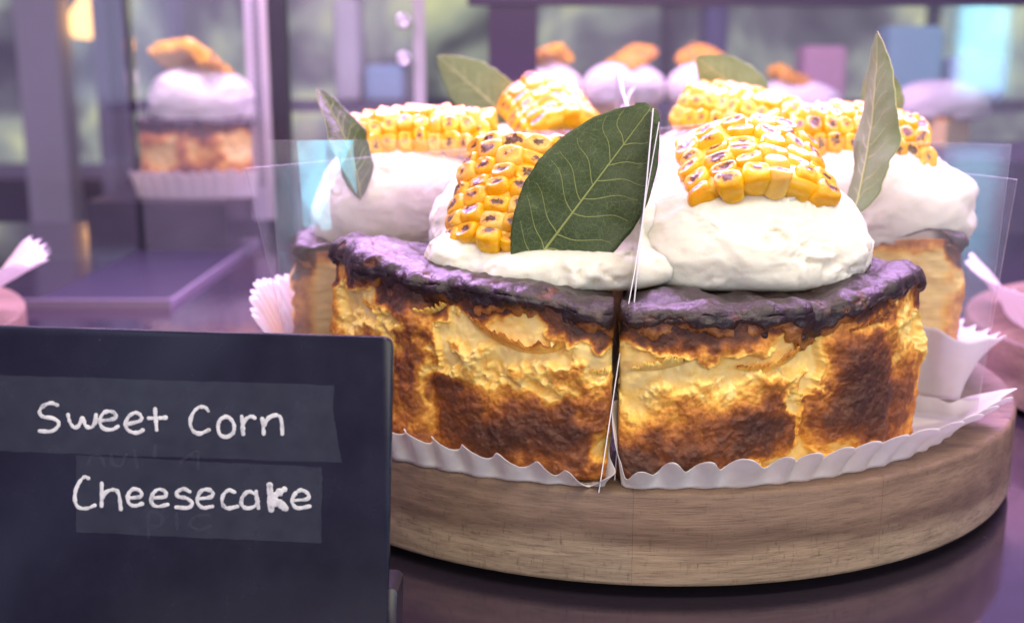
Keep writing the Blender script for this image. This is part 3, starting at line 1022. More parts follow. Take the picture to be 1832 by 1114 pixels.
def corn_slab(label, loc, axis, normal, nax, ncirc, Rc=2.7, skip=(), group="grilled corn slabs on the cream", seed=0, pitch=0.57, cw=0.86, sag=0.0, char=0.8):
    """loc: top centre of the slab; axis: direction of the cob; kernels sit on an arch of radius Rc about it"""
    rnd = random.Random(100 + seed)
    ez = Vector(normal).normalized()
    ey = Vector(axis)
    ey = (ey - ez * ey.dot(ez)).normalized()
    ex = ey.cross(ez)
    rot = Matrix((ex, ey, ez)).transposed().to_4x4()
    t = empty("grilled_corn", (0, 0, 0))
    t.matrix_world = Matrix.Translation(Vector(loc) * S) @ rot
    tag(t, label, "corn", group)
    da = cw / Rc
    # pith under the kernels
    na, nb = 24, 16
    aa = np.linspace(-da * ncirc / 2 * 0.96, da * ncirc / 2 * 0.96, na)
    bb = np.linspace(-nax / 2 * pitch * 0.96, nax / 2 * pitch * 0.96, nb)
    A, Bq = np.meshgrid(aa, bb)
    rr = Rc - 0.62 + 0.05 * fbm(np.stack([A * 6, Bq * 2, A * 0 + seed], -1), 3)
    V = np.stack([rr * np.sin(A), Bq, rr * np.cos(A) - Rc - sag * Bq ** 2], -1)
    o = build("pith", V.reshape(-1, 3), [grid_faces(nb, na)], MAT['pith'], t)
    solidify(o, 0.66, 0.0)
    for i in range(ncirc):
        shift = rnd.uniform(-0.45, 0.45) * pitch
        for j in range(nax):
            if (i, j) in skip:
                continue
            a = (i - (ncirc - 1) / 2) * da + rnd.uniform(-.03, .03)
            y = (j - (nax - 1) / 2) * pitch + shift + rnd.uniform(-.04, .04)
            r = Rc - 0.52 + rnd.uniform(-.09, .05)
            src = KP[rnd.randrange(len(KP))]
            k = src.copy()
            k.data = src.data
            k.name = "kernel"
            scene.collection.objects.link(k)
            k.parent = t
            k.location = Vector((r * math.sin(a), y, r * math.cos(a) - Rc - sag * y * y)) * S
            sc = rnd.uniform(1.06, 1.2)
            k.color = (char * rnd.uniform(0.4, 1.25), 0, 0, 1)
            k.rotation_euler = (rnd.uniform(-.16, .16) + 2 * sag * y * 0.7, a + rnd.uniform(-.12, .12), rnd.uniform(-.17, .17))
            k.scale = (sc, sc * rnd.uniform(.92, 1.05), 1.0)
    return t


corn_slab("grilled corn slab capping the front right dollop, thick yellow cut edge facing forward", (2.8, -8.6, 13.12), (0.05, -1, -0.45), (0.05, -0.44, 0.9), 6, 6, Rc=3.5, seed=1, skip=((5, 0),), cw=0.94, pitch=0.60)
corn_slab("charred corn slab leaning down the left of the front left dollop beside the dark leaf", (-5.2, -9.4, 12.0), (-0.22, -0.62, -0.70), (-0.30, -0.72, 0.64), 7, 5, Rc=2.8, seed=2, sag=0.05)
corn_slab("grilled corn slab on the right slice, partly hidden by the tall pale leaf", (8.2, -0.8, 13.75), (1, -0.1, -0.04), (0.05, -0.42, 0.9), 9, 5, Rc=2.6, seed=3, sag=0.06)
corn_slab("long golden corn slab on the left slice next to the narrow dark leaf", (-8.55, -0.6, 13.55), (1, 0.0, 0.02), (-0.05, -0.50, 0.86), 10, 4, Rc=2.4, seed=4, sag=0.05, char=0.35)
CORN_E = corn_slab("small rounded corn slab on the farthest dollop, left of the middle", (-3.15, 5.6, 14.25), (0.3, -1, -0.3), (0, -0.40, 0.9), 7, 6, Rc=2.3, seed=5)
corn_slab("orange corn slab on the rear right dollop, above the front right slab", (4.9, 5.0, 14.2), (0.9, -0.5, -0.1), (-0.05, -0.45, 0.9), 9, 5, Rc=2.5, seed=6, sag=0.05, char=0.35)
for o in KP:
    bpy.data.objects.remove(o)


# ------------------------------------------------------------------ bay leaves
def bay_leaf(label, basep, tipp, normal, W, bend=0.3, fold=0.12, wave=0.05, seed=0, shape=0.85, flip=False, nveins=8, blunt=0.0, taper=0.8, rag=0.05):
    b = Vector(basep)
    t = Vector(tipp)
    L = (t - b).length
    ey = (t - b).normalized()
    ez = Vector(normal)
    ez = (ez - ey * ez.dot(ey)).normalized()
    ex = ey.cross(ez)
    n, m = 70, 29
    y = np.linspace(0, 1, n)
    wv = np.maximum(np.sin(np.pi * np.clip(y, 0, 1) ** shape), 0) ** taper
    if blunt:
        wv = np.maximum(wv, blunt * sm(0.86, 0.93, y) * (1 - 0.5 * sm(0.97, 1.0, y)))
    x = np.linspace(-1, 1, m)
    jag = 1 + rag * fbm(np.c_[y * 12, y * 0 + seed, y * 0], 3)[:, None] * np.abs(x)[None, :] ** 3 * (np.where(x > 0, 1.0, 1.3))[None, :]
    X = W * wv[:, None] * x[None, :] * jag
    Yg = np.repeat((y * L)[:, None], m, 1)

    def surf(X, Yg):
        t_ = Yg / L
        xn = X / W
        z = bend * 4 * t_ * (1 - t_) + fold * W * np.abs(xn) ** 1.4 + wave * np.sin(t_ * 17 + seed + 1.5 * np.sign(xn)) * np.abs(xn) ** 2
        z += 0.05 * fbm(np.stack([X * 0.9, Yg * 0.9, X * 0 + seed], -1), 3)
        return z
    Z = surf(X, Yg)
    top = np.stack([X, Yg, Z], -1).reshape(-1, 3)
    bot = top - np.array([0, 0, 0.028])
    F1 = grid_faces(n, m)
    F2 = grid_faces(n, m, off=n * m, flip=True)
    loop = np.concatenate([np.arange(m), np.arange(1, n) * m + m - 1, (n - 1) * m + np.arange(m - 2, -1, -1), np.arange(n - 2, 0, -1) * m])
    lp1 = np.roll(loop, -1)
    F3 = np.stack([lp1, loop, loop + n * m, lp1 + n * m], -1)
    mi = np.concatenate([np.zeros(len(F1)), np.ones(len(F2)), np.full(len(F3), 2)])
    o = build("bay_leaf", np.concatenate([top, bot]), [F1, F2, F3], [MAT['leaf_top'], MAT['leaf_under'], MAT['leaf_rim']], midx=mi)
    rot = Matrix((ex, ey, ez)).transposed().to_4x4()
    o.matrix_world = Matrix.Translation(b * S) @ rot
    tag(o, label, "bay leaf", "bay leaves standing in the cream")
    for side in (1, -1):
        vm = MAT['vein'] if side == 1 else MAT['vein_pale']
        zoff = 0.006 if side == 1 else -0.034
        ys = np.linspace(0.0, 0.985, 40)
        P = np.stack([np.zeros(40), ys * L, np.zeros(40)], -1)
        P[:, 2] = surf(P[:, 0], P[:, 1]) + zoff
        V, F, caps = tube_geo(P, np.linspace(0.048, 0.012, 40), 6, 0.6, (0, 0, 1))
        build("midrib", V, [F] + caps, vm, o)
        rs = np.random.RandomState(seed + 40)
        for k in range(nveins):
            for sx in (-1, 1):
                y0 = 0.06 + 0.80 * (k + 0.5 * rs.rand()) / nveins
                g = np.linspace(0, 1, 14)
                reach = 0.80 + 0.1 * rs.rand()
                yy = y0 + (0.13 + 0.05 * rs.rand()) * g - 0.02 * g ** 2 + 0.012 * np.sin(g * 7 + k)
                yy = np.clip(yy, 0, 0.985)
                ww = np.interp(yy, y, wv) * W
                xx = sx * g ** 0.95 * reach * ww * (1 - 0.0 * g)
                P = np.stack([xx, yy * L, xx * 0], -1)
                P[:, 2] = surf(P[:, 0], P[:, 1]) + zoff * 0.7
                V, F, caps = tube_geo(P, np.linspace(0.018, 0.006, 14), 5, 0.6, (0, 0, 1))
                build("side_vein", V, [F] + caps, vm, o)
    return o


bay_leaf("large dark green bay leaf facing forward on the front left cream", (-4.55, -10.7, 9.0), (-0.72, -10.2, 14.1), (0.05, -1.0, 0.12), 1.72, bend=0.12, fold=0.06, wave=0.05, seed=1, shape=0.95, blunt=0.26, taper=0.66, rag=0.02)
bay_leaf("tall narrow pale bay leaf at the right of the front right corn", (6.35, -6.9, 10.5), (7.02, -6.0, 16.35), (0.95, 0.28, 0.1), 1.2, bend=0.25, fold=0.2, wave=0.1, seed=2, shape=0.72)
bay_leaf("narrow dark bay leaf standing left of the long golden corn slab", (-10.2, -3.2, 10.6), (-11.66, -3.0, 14.5), (0.82, -0.55, 0.1), 0.95, bend=0.35, fold=0.2, wave=0.08, seed=3, shape=0.8)
bay_leaf("pale bay leaf rising behind the long golden corn slab", (-4.0, 8.2, 12.0), (-8.1, 8.0, 15.64), (-0.1, 0.9, 0.3), 1.3, bend=0.2, fold=0.1, wave=0.04, seed=4, shape=0.95)
bay_leaf("pale yellow-green bay leaf rising behind the rear right corn", (7.4, 8.3, 12.7), (3.3, 8.0, 15.6), (-0.1, 0.9, -0.1), 1.25, bend=0.2, fold=0.12, wave=0.05, seed=5, shape=1.05)
bay_leaf("small bay leaf tip behind the tall narrow leaf", (10.3, 2.2, 12.6), (9.4, 2.0, 15.4), (0.2, 0.9, 0), 0.8, bend=0.2, fold=0.12, wave=0.08, seed=6, shape=0.9)


# ------------------------------------------------------------------ fluted paper liners
def liner(label, key, path, seed=0, period=1.02, group="white fluted paper liners"):
    """path: rows (x, y, nx, ny, height, flare, pleat) in world cm, along the upright paper wall"""
    P = np.array(path, float)
    seg = np.r_[0, np.cumsum(np.linalg.norm(np.diff(P[:, :2], axis=0), axis=1))]
    n = int(seg[-1] / 0.06)
    t = np.linspace(0, seg[-1], n)
    Q = np.stack([np.interp(t, seg, P[:, i]) for i in range(7)], -1)
    ker = np.ones(9) / 9
    for i in range(7):
        pad = np.r_[np.full(4, Q[0, i]), Q[:, i], np.full(4, Q[-1, i])]
        Q[:, i] = np.convolve(pad, ker, 'valid')
    nn = np.linalg.norm(Q[:, 2:4], axis=1) + 1e-9
    wob = fbm(np.c_[t * 0.35, t * 0 + seed, t * 0], 3)
    ph = 2 * np.pi * (t / period + 0.35 * wob)
    rows = []
    nrw = 16
    base = np.c_[Q[:, 0], Q[:, 1]]
    N = Q[:, 2:4] / nn[:, None]
    for w in np.linspace(0, 1, nrw):
        pl = np.sin(ph) * Q[:, 6] * (0.15 + 0.85 * w)
        off = Q[:, 5] * (w ** 1.25) + pl
        z = Q[:, 4] * w ** 0.85 * (1 + 0.07 * wob) + 0.7 * np.sin(ph + 0.5) * Q[:, 6] * w
        rows.append(np.c_[base + N * off[:, None], z])
    V = np.concatenate(rows)
    V += 0.025 * np.stack([fbm(V * 1.3 + seed, 3), fbm(V * 1.3 + seed + 11, 3), fbm(V * 1.3 + seed + 23, 3)], -1)
    F = grid_faces(nrw, n)
    # floor: fan to the middle
    c = np.array([[base[:, 0].mean(), base[:, 1].mean(), 0.0]])
    nv = len(V)
    V = np.concatenate([V, c])
    k = np.arange(n - 1)
    fl = np.stack([k + 1, k, np.full(n - 1, nv)], -1)
    cx, cy = c[0, 0], c[0, 1]
    V[:, 0] -= cx
    V[:, 1] -= cy
    o = build("paper_liner", V, [F, fl], MAT['paper'], loc=(cx, cy, BT + 0.03))
    solidify(o, 0.018, 0.0)
    return tag(o, label, "paper liner", group)


def arc_path(mid, f0, f1, R, s, h, flare, pleat, ext0=0.0, ext1=0.0, side0=0.0, side1=0.0, sh0=1.0, sh1=1.0, n=40, c=None):
    """wall round the outer arc of a slice; ext = degrees past the cut, side = length of the flap along the cut"""
    m = math.radians(mid)
    cx_, cy_ = c or (CX, CY)
    bx, by = cx_ + s * math.sin(m), cy_ - s * math.cos(m)
    rows = []
    a0, a1 = math.radians(mid + f0 - ext0), math.radians(mid + f1 + ext1)
    if side0:
        for q in np.linspace(side0, 0.3, 12):
            r = R - q
            rows.append((bx + r * math.sin(a0), by - r * math.cos(a0), -math.cos(a0), -math.sin(a0), sh0 * (0.5 + 0.5 * q / side0), 0.25, 0.09))
    for i, a in enumerate(np.linspace(a0, a1, n)):
        u = i / (n - 1)
        hh = np.interp(u, *zip(*h)) if isinstance(h, list) else h
        ff = np.interp(u, *zip(*flare)) if isinstance(flare, list) else flare
        rows.append((bx + R * math.sin(a), by - R * math.cos(a), math.sin(a), -math.cos(a), hh, ff, pleat))
    if side1:
        for q in np.linspace(0.3, side1, 12):
            r = R - q
            rows.append((bx + r * math.sin(a1), by - r * math.cos(a1), math.cos(a1), math.sin(a1), sh1 * (0.3 + 0.7 * q / side1), 0.12, 0.03))
    return rows


liner("white fluted paper under the front left slice, right of the sign", 'A', arc_path(-35, -25, 30.5, 12.0, 0.9, [(0, 1.4), (0.3, 1.25), (0.6, 1.0), (0.85, 0.65), (1, 0.12)], [(0, .45), (.9, .4), (1, .5)], 0.32, side1=5.0, sh1=2.6), 1, 0.95)
liner("white fluted paper under the front right slice with its scalloped edge curling forward", 'B', arc_path(23, -29.5, 29.5, 12.05, 0.9, [(0, 0.15), (0.06, 0.75), (0.5, 0.9), (0.8, 1.0), (1, 1.1)], [(0, .3), (.6, .55), (1, 1.5)], 0.32, ext1=11, side0=6.0, sh0=3.6, side1=6, sh1=1.3), 2)
liner("white fluted paper flaring out beyond the right slice", 'C', arc_path(98, -25, 26, 11.5, 1.1, [(0, 2.3), (0.15, 1.9), (0.5, 1.4), (1, 1.3)], [(0, 0.7), (0.25, 1.7), (1, 1.6)], 0.16, ext0=5, side0=6, sh0=4.4), 3)
liner("white fluted paper standing up at the left of the left slice", 'D', arc_path(-100, -26, 26.5, 11.4, 1.1, [(0, 2.2), (0.7, 3.6), (1, 3.0)], 1.3, 0.12, ext1=2), 4, 0.7)
liner("white fluted paper round the rear left slice", 'E', arc_path(-155, -26, 26, 11.5, 1.0, 1.0, .4, 0.12), 5)
liner("white fluted paper round the rear right slice", 'F', arc_path(155, -26, 26, 11.5, 1.0, 1.0, .4, 0.12), 6)


# ------------------------------------------------------------------ clear acetate sheets folded round each slice
def acetate(label, left_b, left_t, tip_b, tip_t, right_b, right_t, th=0.034):
    """one clear strip bent at the tip of a slice: six corners in world cm"""
    n = 14
    c = np.array([tip_b[0], tip_b[1], tip_b[2]], float)
    row_b = np.concatenate([np.linspace(left_b, tip_b, n), np.linspace(tip_b, right_b, n)[1:]])
    row_t = np.concatenate([np.linspace(left_t, tip_t, n), np.linspace(tip_t, right_t, n)[1:]])
    m = len(row_b)
    k = 6
    G = np.array([row_b * (1 - w) + row_t * w for w in np.linspace(0, 1, k)])
    T = np.gradient(G, axis=1)
    N = np.stack([T[..., 1], -T[..., 0], 0 * T[..., 0]], -1)
    N /= np.linalg.norm(N, axis=-1)[..., None] + 1e-9
    bow = 0.10 * fbm(G * 0.25 + c, 2)
    G = G + N * bow[..., None]
    a = (G + N * th).reshape(-1, 3)
    b = (G - N * th).reshape(-1, 3)
    F1 = grid_faces(k, m)
    F2 = grid_faces(k, m, off=k * m, flip=True)
    loop = np.concatenate([np.arange(m), np.arange(1, k) * m + m - 1, (k - 1) * m + np.arange(m - 2, -1, -1), np.arange(k - 2, 0, -1) * m])
    l1 = np.roll(loop, -1)
    F3 = np.stack([l1, loop, loop + k * m, l1 + k * m], -1)
    mi = np.concatenate([np.zeros(len(F1) + len(F2)), np.ones(len(F3))])
    o = build("acetate_sheet", np.concatenate([a, b]) - c, [F1, F2, F3], [MAT['acetate'], MAT['edge']], midx=mi, loc=c, smooth=False)
    return tag(o, label, "acetate sheet", "clear acetate sheets between the slices")


def pol(a, r, z, dx=0, dy=0):
    a = math.radians(a)
    return (CX + r * math.sin(a) + dx, CY - r * math.cos(a) + dy, z)


zb = BT + 0.1
acetate("clear sheet round the front left slice, one corner standing left above the sign", pol(-63, 13.0, zb), (-12.85, -6.0, 12.85), pol(-35, 0.9, zb), pol(-35, .8, 12.6), (-2.35, -13.8, BT - 0.05), (-0.62, -11.0, 13.7), th=0.014)
acetate("clear sheet round the front right slice, its slanted front edge in the gap", (-1.87, -12.9, BT - 0.1), (-0.83, -11.4, 14.1), pol(23, .9, zb), pol(23, .8, 12.8), (10.45, -8.0, zb), (10.83, -8.0, 12.85), th=0.019)
acetate("clear sheet round the right slice, its tilted corner outermost on the right", pol(62.5, 13.1, zb), (11.35, -7.4, 11.7), pol(98, 1.2, zb), pol(98, 1.2, 12.6), pol(128, 13, zb), (9.8, 7.9, 13.7))
acetate("clear sheet round the left slice, its tilted corner leftmost", pol(-130, 13, zb), pol(-130, 13, 12.6), pol(-100, 1.2, zb), pol(-100, 1.2, 12.6), pol(-68, 12.4, zb), (-13.6, -6.1, 11.95))
acetate("clear sheet round the rear left slice with its tip showing near the middle", pol(-183, 12.5, zb), (0.9, 10.9, 14.2), pol(-155, 1, zb), pol(-155, 1, 12.8), pol(-134, 12.5, zb), pol(-134, 12.5, 12.4))
acetate("clear sheet round the rear right slice showing past the right corn", pol(133, 12.8, zb), (12.2, 6.6, 13.6), pol(155, 1, zb), pol(155, 1, 12.8), pol(178, 12.5, zb), (0.2, 11.4, 15.2))


# ------------------------------------------------------------------ sign
sign_t = empty("price_sign", (-12.66, -18.0, 0))
sign_t.rotation_euler = (math.radians(-7), math.radians(1.7), 0)
tag(sign_t, "black handwritten sign with taped white lettering in the left foreground", "sign")
SW0, SW1, SH0, SH1 = -6.6, 4.68, 0.75, 8.97


def rounded_rect(x0, x1, z0, z1, r, n=8):
    pts = []
    for cx, cz, a0 in ((x1 - r, z1 - r, 0), (x0 + r, z1 - r, 90), (x0 + r, z0 + r, 180), (x1 - r, z0 + r, 270)):
        for a in np.linspace(a0, a0 + 90, n):
            pts.append((cx + r * math.cos(math.radians(a)), cz + r * math.sin(math.radians(a))))
    return np.array(pts)


def plate(name, outline, y0, y1, mat, parent, ease=0.03):
    n = len(outline)
    c = outline.mean(0)
    d = outline - c
    ins = outline - d / np.linalg.norm(d, axis=1)[:, None] * ease
    rows = [(ins, y0), (outline, y0 + ease * .7), (outline, y1 - ease * .7), (ins, y1)]
    V = np.concatenate([np.c_[o[:, 0], np.full(n, y), o[:, 1]] for o, y in rows])
    F = grid_faces(4, n, wrap_m=True, flip=True)
    caps = [np.arange(n)[None, :], (np.arange(n) + 3 * n)[::-1][None, :]]
    o = build(name, V, [F] + caps, mat, parent, smooth=True)
    mod = o.modifiers.new("sharp", 'EDGE_SPLIT')
    mod.split_angle = math.radians(40)
    return o


plate("panel", rounded_rect(SW0, SW1, SH0, SH1, 0.27), 0.0, 0.30, MAT['sign'], sign_t)
plate("foot", rounded_rect(3.2, 4.9, 0.62, 2.55, 0.2), 0.33, 1.9, MAT['black'], sign_t)
plate("foot", rounded_rect(-6.0, -4.4, 0.62, 2.55, 0.2), 0.33, 1.9, MAT['black'], sign_t)
ROLL = math.radians(1.7)


def sg(zx, zy):
    """coordinates traced from an enlarged view of the sign: local x, z on the panel"""
    px, py = zx / 2.0108 - 711, zy / 2.0108 + 560 - 602
    k = 74.0
    lx = (px * math.cos(ROLL) + py * math.sin(ROLL)) / k
    lz = (-py * math.cos(ROLL) + px * math.sin(ROLL)) / k
    return (SW1 + lx, SH1 + lz * 1.01)


def tape_piece(pts, yoff):
    pts = np.array([sg(*p) for p in pts])
    rs = np.random.RandomState(4)
    out = []
    for i in range(len(pts)):
        a, b = pts[i], pts[(i + 1) % len(pts)]
        k = 26
        for j in range(k):
            t = j / k
            out.append(a * (1 - t) + b * t + rs.normal(size=2) * 0.008)
    out = np.array(out)[::-1]
    n = len(out)
    V = np.concatenate([np.c_[out[:, 0], np.full(n, -0.006 - yoff), out[:, 1]], np.c_[out[:, 0], np.full(n, -0.002), out[:, 1]]])
    F = grid_faces(2, n, wrap_m=True)
    return build("tape_strip", V, [F, np.arange(n)[None, :]], MAT['tape'], sign_t, smooth=False)


tape_piece([(-60, 218), (1212, 258), (1205, 350), (1235, 543), (-60, 498)], 0.0)
tape_piece([(258, 515), (1163, 560), (1155, 843), (248, 800)], 0.006)

LET = [
    [[(195, 330), (170, 322), (140, 335), (128, 355), (140, 372), (175, 378), (196, 392), (192, 410), (168, 426), (125, 425)]],
    [[(232, 365), (238, 390), (252, 412), (270, 405), (285, 378), (295, 405), (315, 412), (330, 395), (335, 365)]],
    [[(347, 388), (400, 380), (405, 362), (385, 352), (360, 362), (348, 390), (360, 415), (390, 420), (415, 408)]],
    [[(440, 402), (495, 388), (500, 370), (480, 358), (455, 372), (442, 402), (455, 425), (485, 432), (505, 422)]],
    [[(552, 345), (554, 380), (556, 422)], [(528, 378), (560, 378), (590, 376)]],
    [[(748, 352), (735, 338), (710, 340), (690, 362), (680, 395), (690, 425), (715, 435), (748, 422)]],
    [[(810, 372), (790, 385), (782, 412), (790, 440), (815, 447), (838, 430), (840, 400), (825, 378), (808, 373)]],
    [[(870, 372), (872, 400), (874, 437)], [(874, 402), (885, 382), (905, 372), (918, 378)]],
    [[(945, 380), (948, 405), (950, 437)], [(950, 407), (970, 377), (1000, 368), (1015, 385), (1018, 437)]],
    [[(300, 600), (285, 595), (265, 615), (250, 650), (248, 685), (260, 708), (290, 712), (320, 700)]],
    [[(348, 618), (347, 660), (345, 703)], [(346, 677), (365, 650), (395, 643), (410, 660), (416, 715)]],
    [[(442, 674), (490, 668), (490, 648), (465, 640), (445, 660), (445, 690), (465, 703), (495, 695)]],
    [[(530, 674), (580, 668), (580, 648), (555, 642), (535, 660), (530, 690), (550, 705), (590, 698)]],
    [[(672, 650), (650, 640), (625, 652), (630, 668), (660, 675), (680, 692), (665, 710), (620, 708)]],
    [[(700, 677), (750, 670), (755, 650), (730, 642), (708, 655), (700, 690), (720, 710), (755, 705)]],
    [[(838, 652), (815, 645), (795, 665), (792, 695), (810, 712), (848, 705)]],
    [[(915, 660), (890, 650), (868, 668), (862, 695), (880, 712), (910, 705), (925, 685)], [(918, 650), (920, 680), (925, 712)]],
    [[(968, 627), (970, 670), (972, 718)], [(1022, 642), (1000, 655), (980, 670)], [(978, 672), (1000, 695), (1026, 713)], [(975, 700), (1000, 690), (1020, 705)]],
    [[(1052, 684), (1105, 678), (1110, 660), (1085, 645), (1060, 660), (1050, 690), (1070, 712), (1115, 705)]],
]


def strokes(name, sts, rad, mat, yoff, flat=0.35, seed=0):
    VV, FF, CC, off = [], [], [], 0
    for si, st in enumerate(sts):
        P = np.array([sg(*p) for p in st])
        Q = spline(P, 14 * max(2, len(P) - 1))
        Q = Q + 0.004 * np.c_[fbm(np.c_[np.arange(len(Q)) * .2, np.full(len(Q), seed), np.zeros(len(Q))], 2), fbm(np.c_[np.arange(len(Q)) * .2, np.full(len(Q), seed + 5), np.zeros(len(Q))], 2)]
        rr = rad * (1 + 0.38 * fbm(np.c_[np.arange(len(Q)) * .13, np.full(len(Q), seed + si * 3.0), np.zeros(len(Q))], 3))
        P3 = np.c_[Q[:, 0], np.full(len(Q), -yoff - 0.0012 * si), Q[:, 1]]
        V, F, caps = tube_geo(P3, rr, 10, flat, (0, -1, 0))
        VV.append(V)
        FF.append(F + off)
        CC += [c + off for c in caps]
        off += len(V)
    return build(name, np.concatenate(VV), [np.concatenate(FF)] + CC, mat, sign_t)


for i, l in enumerate(LET):
    strokes("letter", l, 0.048 if i != 17 else 0.085, MAT['paint'], 0.010, 0.10, seed=i * 1.7)
strokes("rubbed_out_writing", [[(300, 545), (315, 520), (345, 520), (360, 555)], [(385, 515), (390, 550), (420, 555), (440, 515)], [(470, 500), (480, 560)], [(550, 480), (545, 520)], [(640, 540), (700, 505), (705, 565)]], 0.045, MAT['ghost'], -0.001, 0.05, 3)
strokes("rubbed_out_writing", [[(515, 820), (520, 730), (565, 740), (560, 775), (520, 780)], [(620, 735), (622, 790)], [(740, 740), (690, 745), (670, 775), (700, 795), (745, 780)]], 0.045, MAT['ghost'], -0.001, 0.05, 4)


# ------------------------------------------------------------------ what stands behind: display case and stand-ins for reflections in its glass

def emit_mottle(name, stops, scale, strength):
    m = M(name)
    co = m.co((1, 1, 1))
    n = m.noise(scale, 3, 0.55, co, 0.4)
    col = m.ramp(n, stops)
    m.set(color=(0.02, 0.02, 0.02), rough=0.6, emc=col, ems=strength)
    return m.m


MAT['view'] = emit_mottle("stand_in_glow_panes", [(0.34, (0.03, 0.03, 0.045)), (0.45, (0.14, 0.14, 0.16)), (0.55, (0.40, 0.44, 0.36)), (0.66, (0.90, 0.92, 0.48)), (0.80, (0.34, 0.62, 0.62))], 2.4, 0.55)  # made-up glow standing in for layered reflections in the case glass
MAT['dark_room'] = plain("dim_shop_wall", (0.045, 0.036, 0.06), 0.8)
MAT['glass'] = mat_glass_pane("case_glass", 0.085)
MAT['glass_left'] = mat_glass_pane("hazed_left_glass", 0.05)  # haze mixed in to lighten the slice behind this pane
MAT['glass_clear'] = mat_glass_pane("clean_case_glass", 0.025)
MAT['pale_post'] = plain("pale_post", (0.30, 0.29, 0.28), 0.6)
MAT['tray'] = plain("dark_tray", (0.03, 0.028, 0.045), 0.4, spec=0.3)

floor = build("floor", [(-400, 66.2, -95), (400, 66.2, -95), (400, 420, -95), (-400, 420, -95)], [np.array([[0, 1, 2, 3]])], MAT['dark_room'], smooth=False)
tag(floor, kind="structure")
wall = build("wall", [(-400, 415, -95), (400, 415, -95), (400, 415, 160), (-400, 415, 160)], [np.array([[0, 1, 2, 3]])], MAT['dark_room'], smooth=False)
tag(wall, kind="structure")

win = empty("shop_window", (0, 400, -22))
tag(win, "long glowing shop window standing in for glass reflections, blurred green and grey", "window")
xs = [-215, -148, -128, -62, -8, 52, 66, 150, 230]
for k in range(len(xs) - 1):
    box("pane", (xs[k] + 2.5, 0, 0), (xs[k + 1] - 2.5, 0.8, 80), MAT['view'], win)
for k, x in enumerate(xs):
    box("mullion", (x - 2.4, -2, -6), (x + 2.4, 1.5, 84), MAT['pale_post'] if k in (1, 2, 3, 6) else MAT['dark_room'], win)
box("sill", (-216, -9, -5), (-128, -2.2, 0), MAT['pale_post'], win)

case = empty("case_frame", (0, 56, 0))
tag(case, "dark metal frame of the glass display case behind the cake", "case frame")
box("post", (-25.2, 0, CZ + 0.004), (-23.8, 1.5, 30), MAT['black'], case)
strip = box("slotted_strip", (-27.2, 0, 2.0), (-25.3, 0.4, 30), MAT['white_metal'], case)
slot0 = None
for k in range(34):
    if slot0 is None:
        slot0 = box("slot", (-26.5, -0.05, 0), (-26.0, -0.004, 0.32), MAT['black'], strip)
        o = slot0
    else:
        o = slot0.copy()
        scene.collection.objects.link(o)
    o.location = (0, 0, (5.0 + k * 0.62) * S)
box("rail", (-8.6, 3, 20.1), (70, 4.5, 24), MAT['violet_frame'], case)
box("post", (-6.8, 3.2, CZ + 0.004), (-2.6, 4.2, 20.05), MAT['violet_frame'], case)
de = box("door_edge", (-13.15, 0.9, 0.5), (-12.2, 1.5, 30), MAT['white_metal'], case)
for z in (15.6, 18.7):
    a = np.linspace(0, 2 * np.pi, 24, endpoint=False)
    rows = [(0.62, 0.0), (0.62, -0.25), (0.5, -0.36), (0.30, -0.36), (0.26, -0.22), (0.02, -0.22)]
    V = np.concatenate([np.c_[r * np.cos(a), np.full(24, y), r * np.sin(a)] for r, y in rows])
    build("bolt", V, [grid_faces(len(rows), 24, wrap_m=True)], MAT['steel'], case, loc=(-13.95, 0.9, z))

gp = box("glass_pane", (-70, 0, CZ + 0.004), (-33.9, 0.5, 32), MAT['glass_clear'], loc=(0, 45, 0))
tag(gp, "hazy upright glass pane at the far left of the case", "glass pane")
gp = box("glass_pane", (-33.6, 0, CZ + 0.004), (-24.0, 0.5, 32), MAT['glass_left'], loc=(0, 46.5, 0))
tag(gp, "narrow glass pane between the far left pane and the slotted strip", "glass pane")
gp = box("glass_door", (-23.7, 0, CZ + 0.004), (-13.2, 0.5, 32), MAT['glass'], loc=(0, 57.0, 0))
tag(gp, "bolted glass door between the black post and the white edge strip", "glass door")
gp = box("glass_pane", (-2.55, 0, CZ + 0.004), (70, 0.5, 20.05), MAT['glass'], loc=(0, 59.4, 0))
tag(gp, "wide hazy glass pane below the violet rail on the right", "glass pane")

tray = empty("tray", (-30.5, 39, CZ))
tag(tray, "low dark tray with lavender lit rims on the counter at left", "tray")
box("base", (-4.2, -12.7, 0.01), (4.2, 12.9, 0.3), MAT['tray'], tray)
box("rim", (-4.6, -13.0, 0.01), (4.6, -12.75, 0.62), MAT['dull_metal'], tray)
box("rim", (4.25, -12.7, 0.01), (4.45, 12.9, 0.42), MAT['dull_metal'], tray)
box("rim", (-4.6, 12.95, 0.01), (4.6, 13.2, 0.55), MAT['dull_metal'], tray)

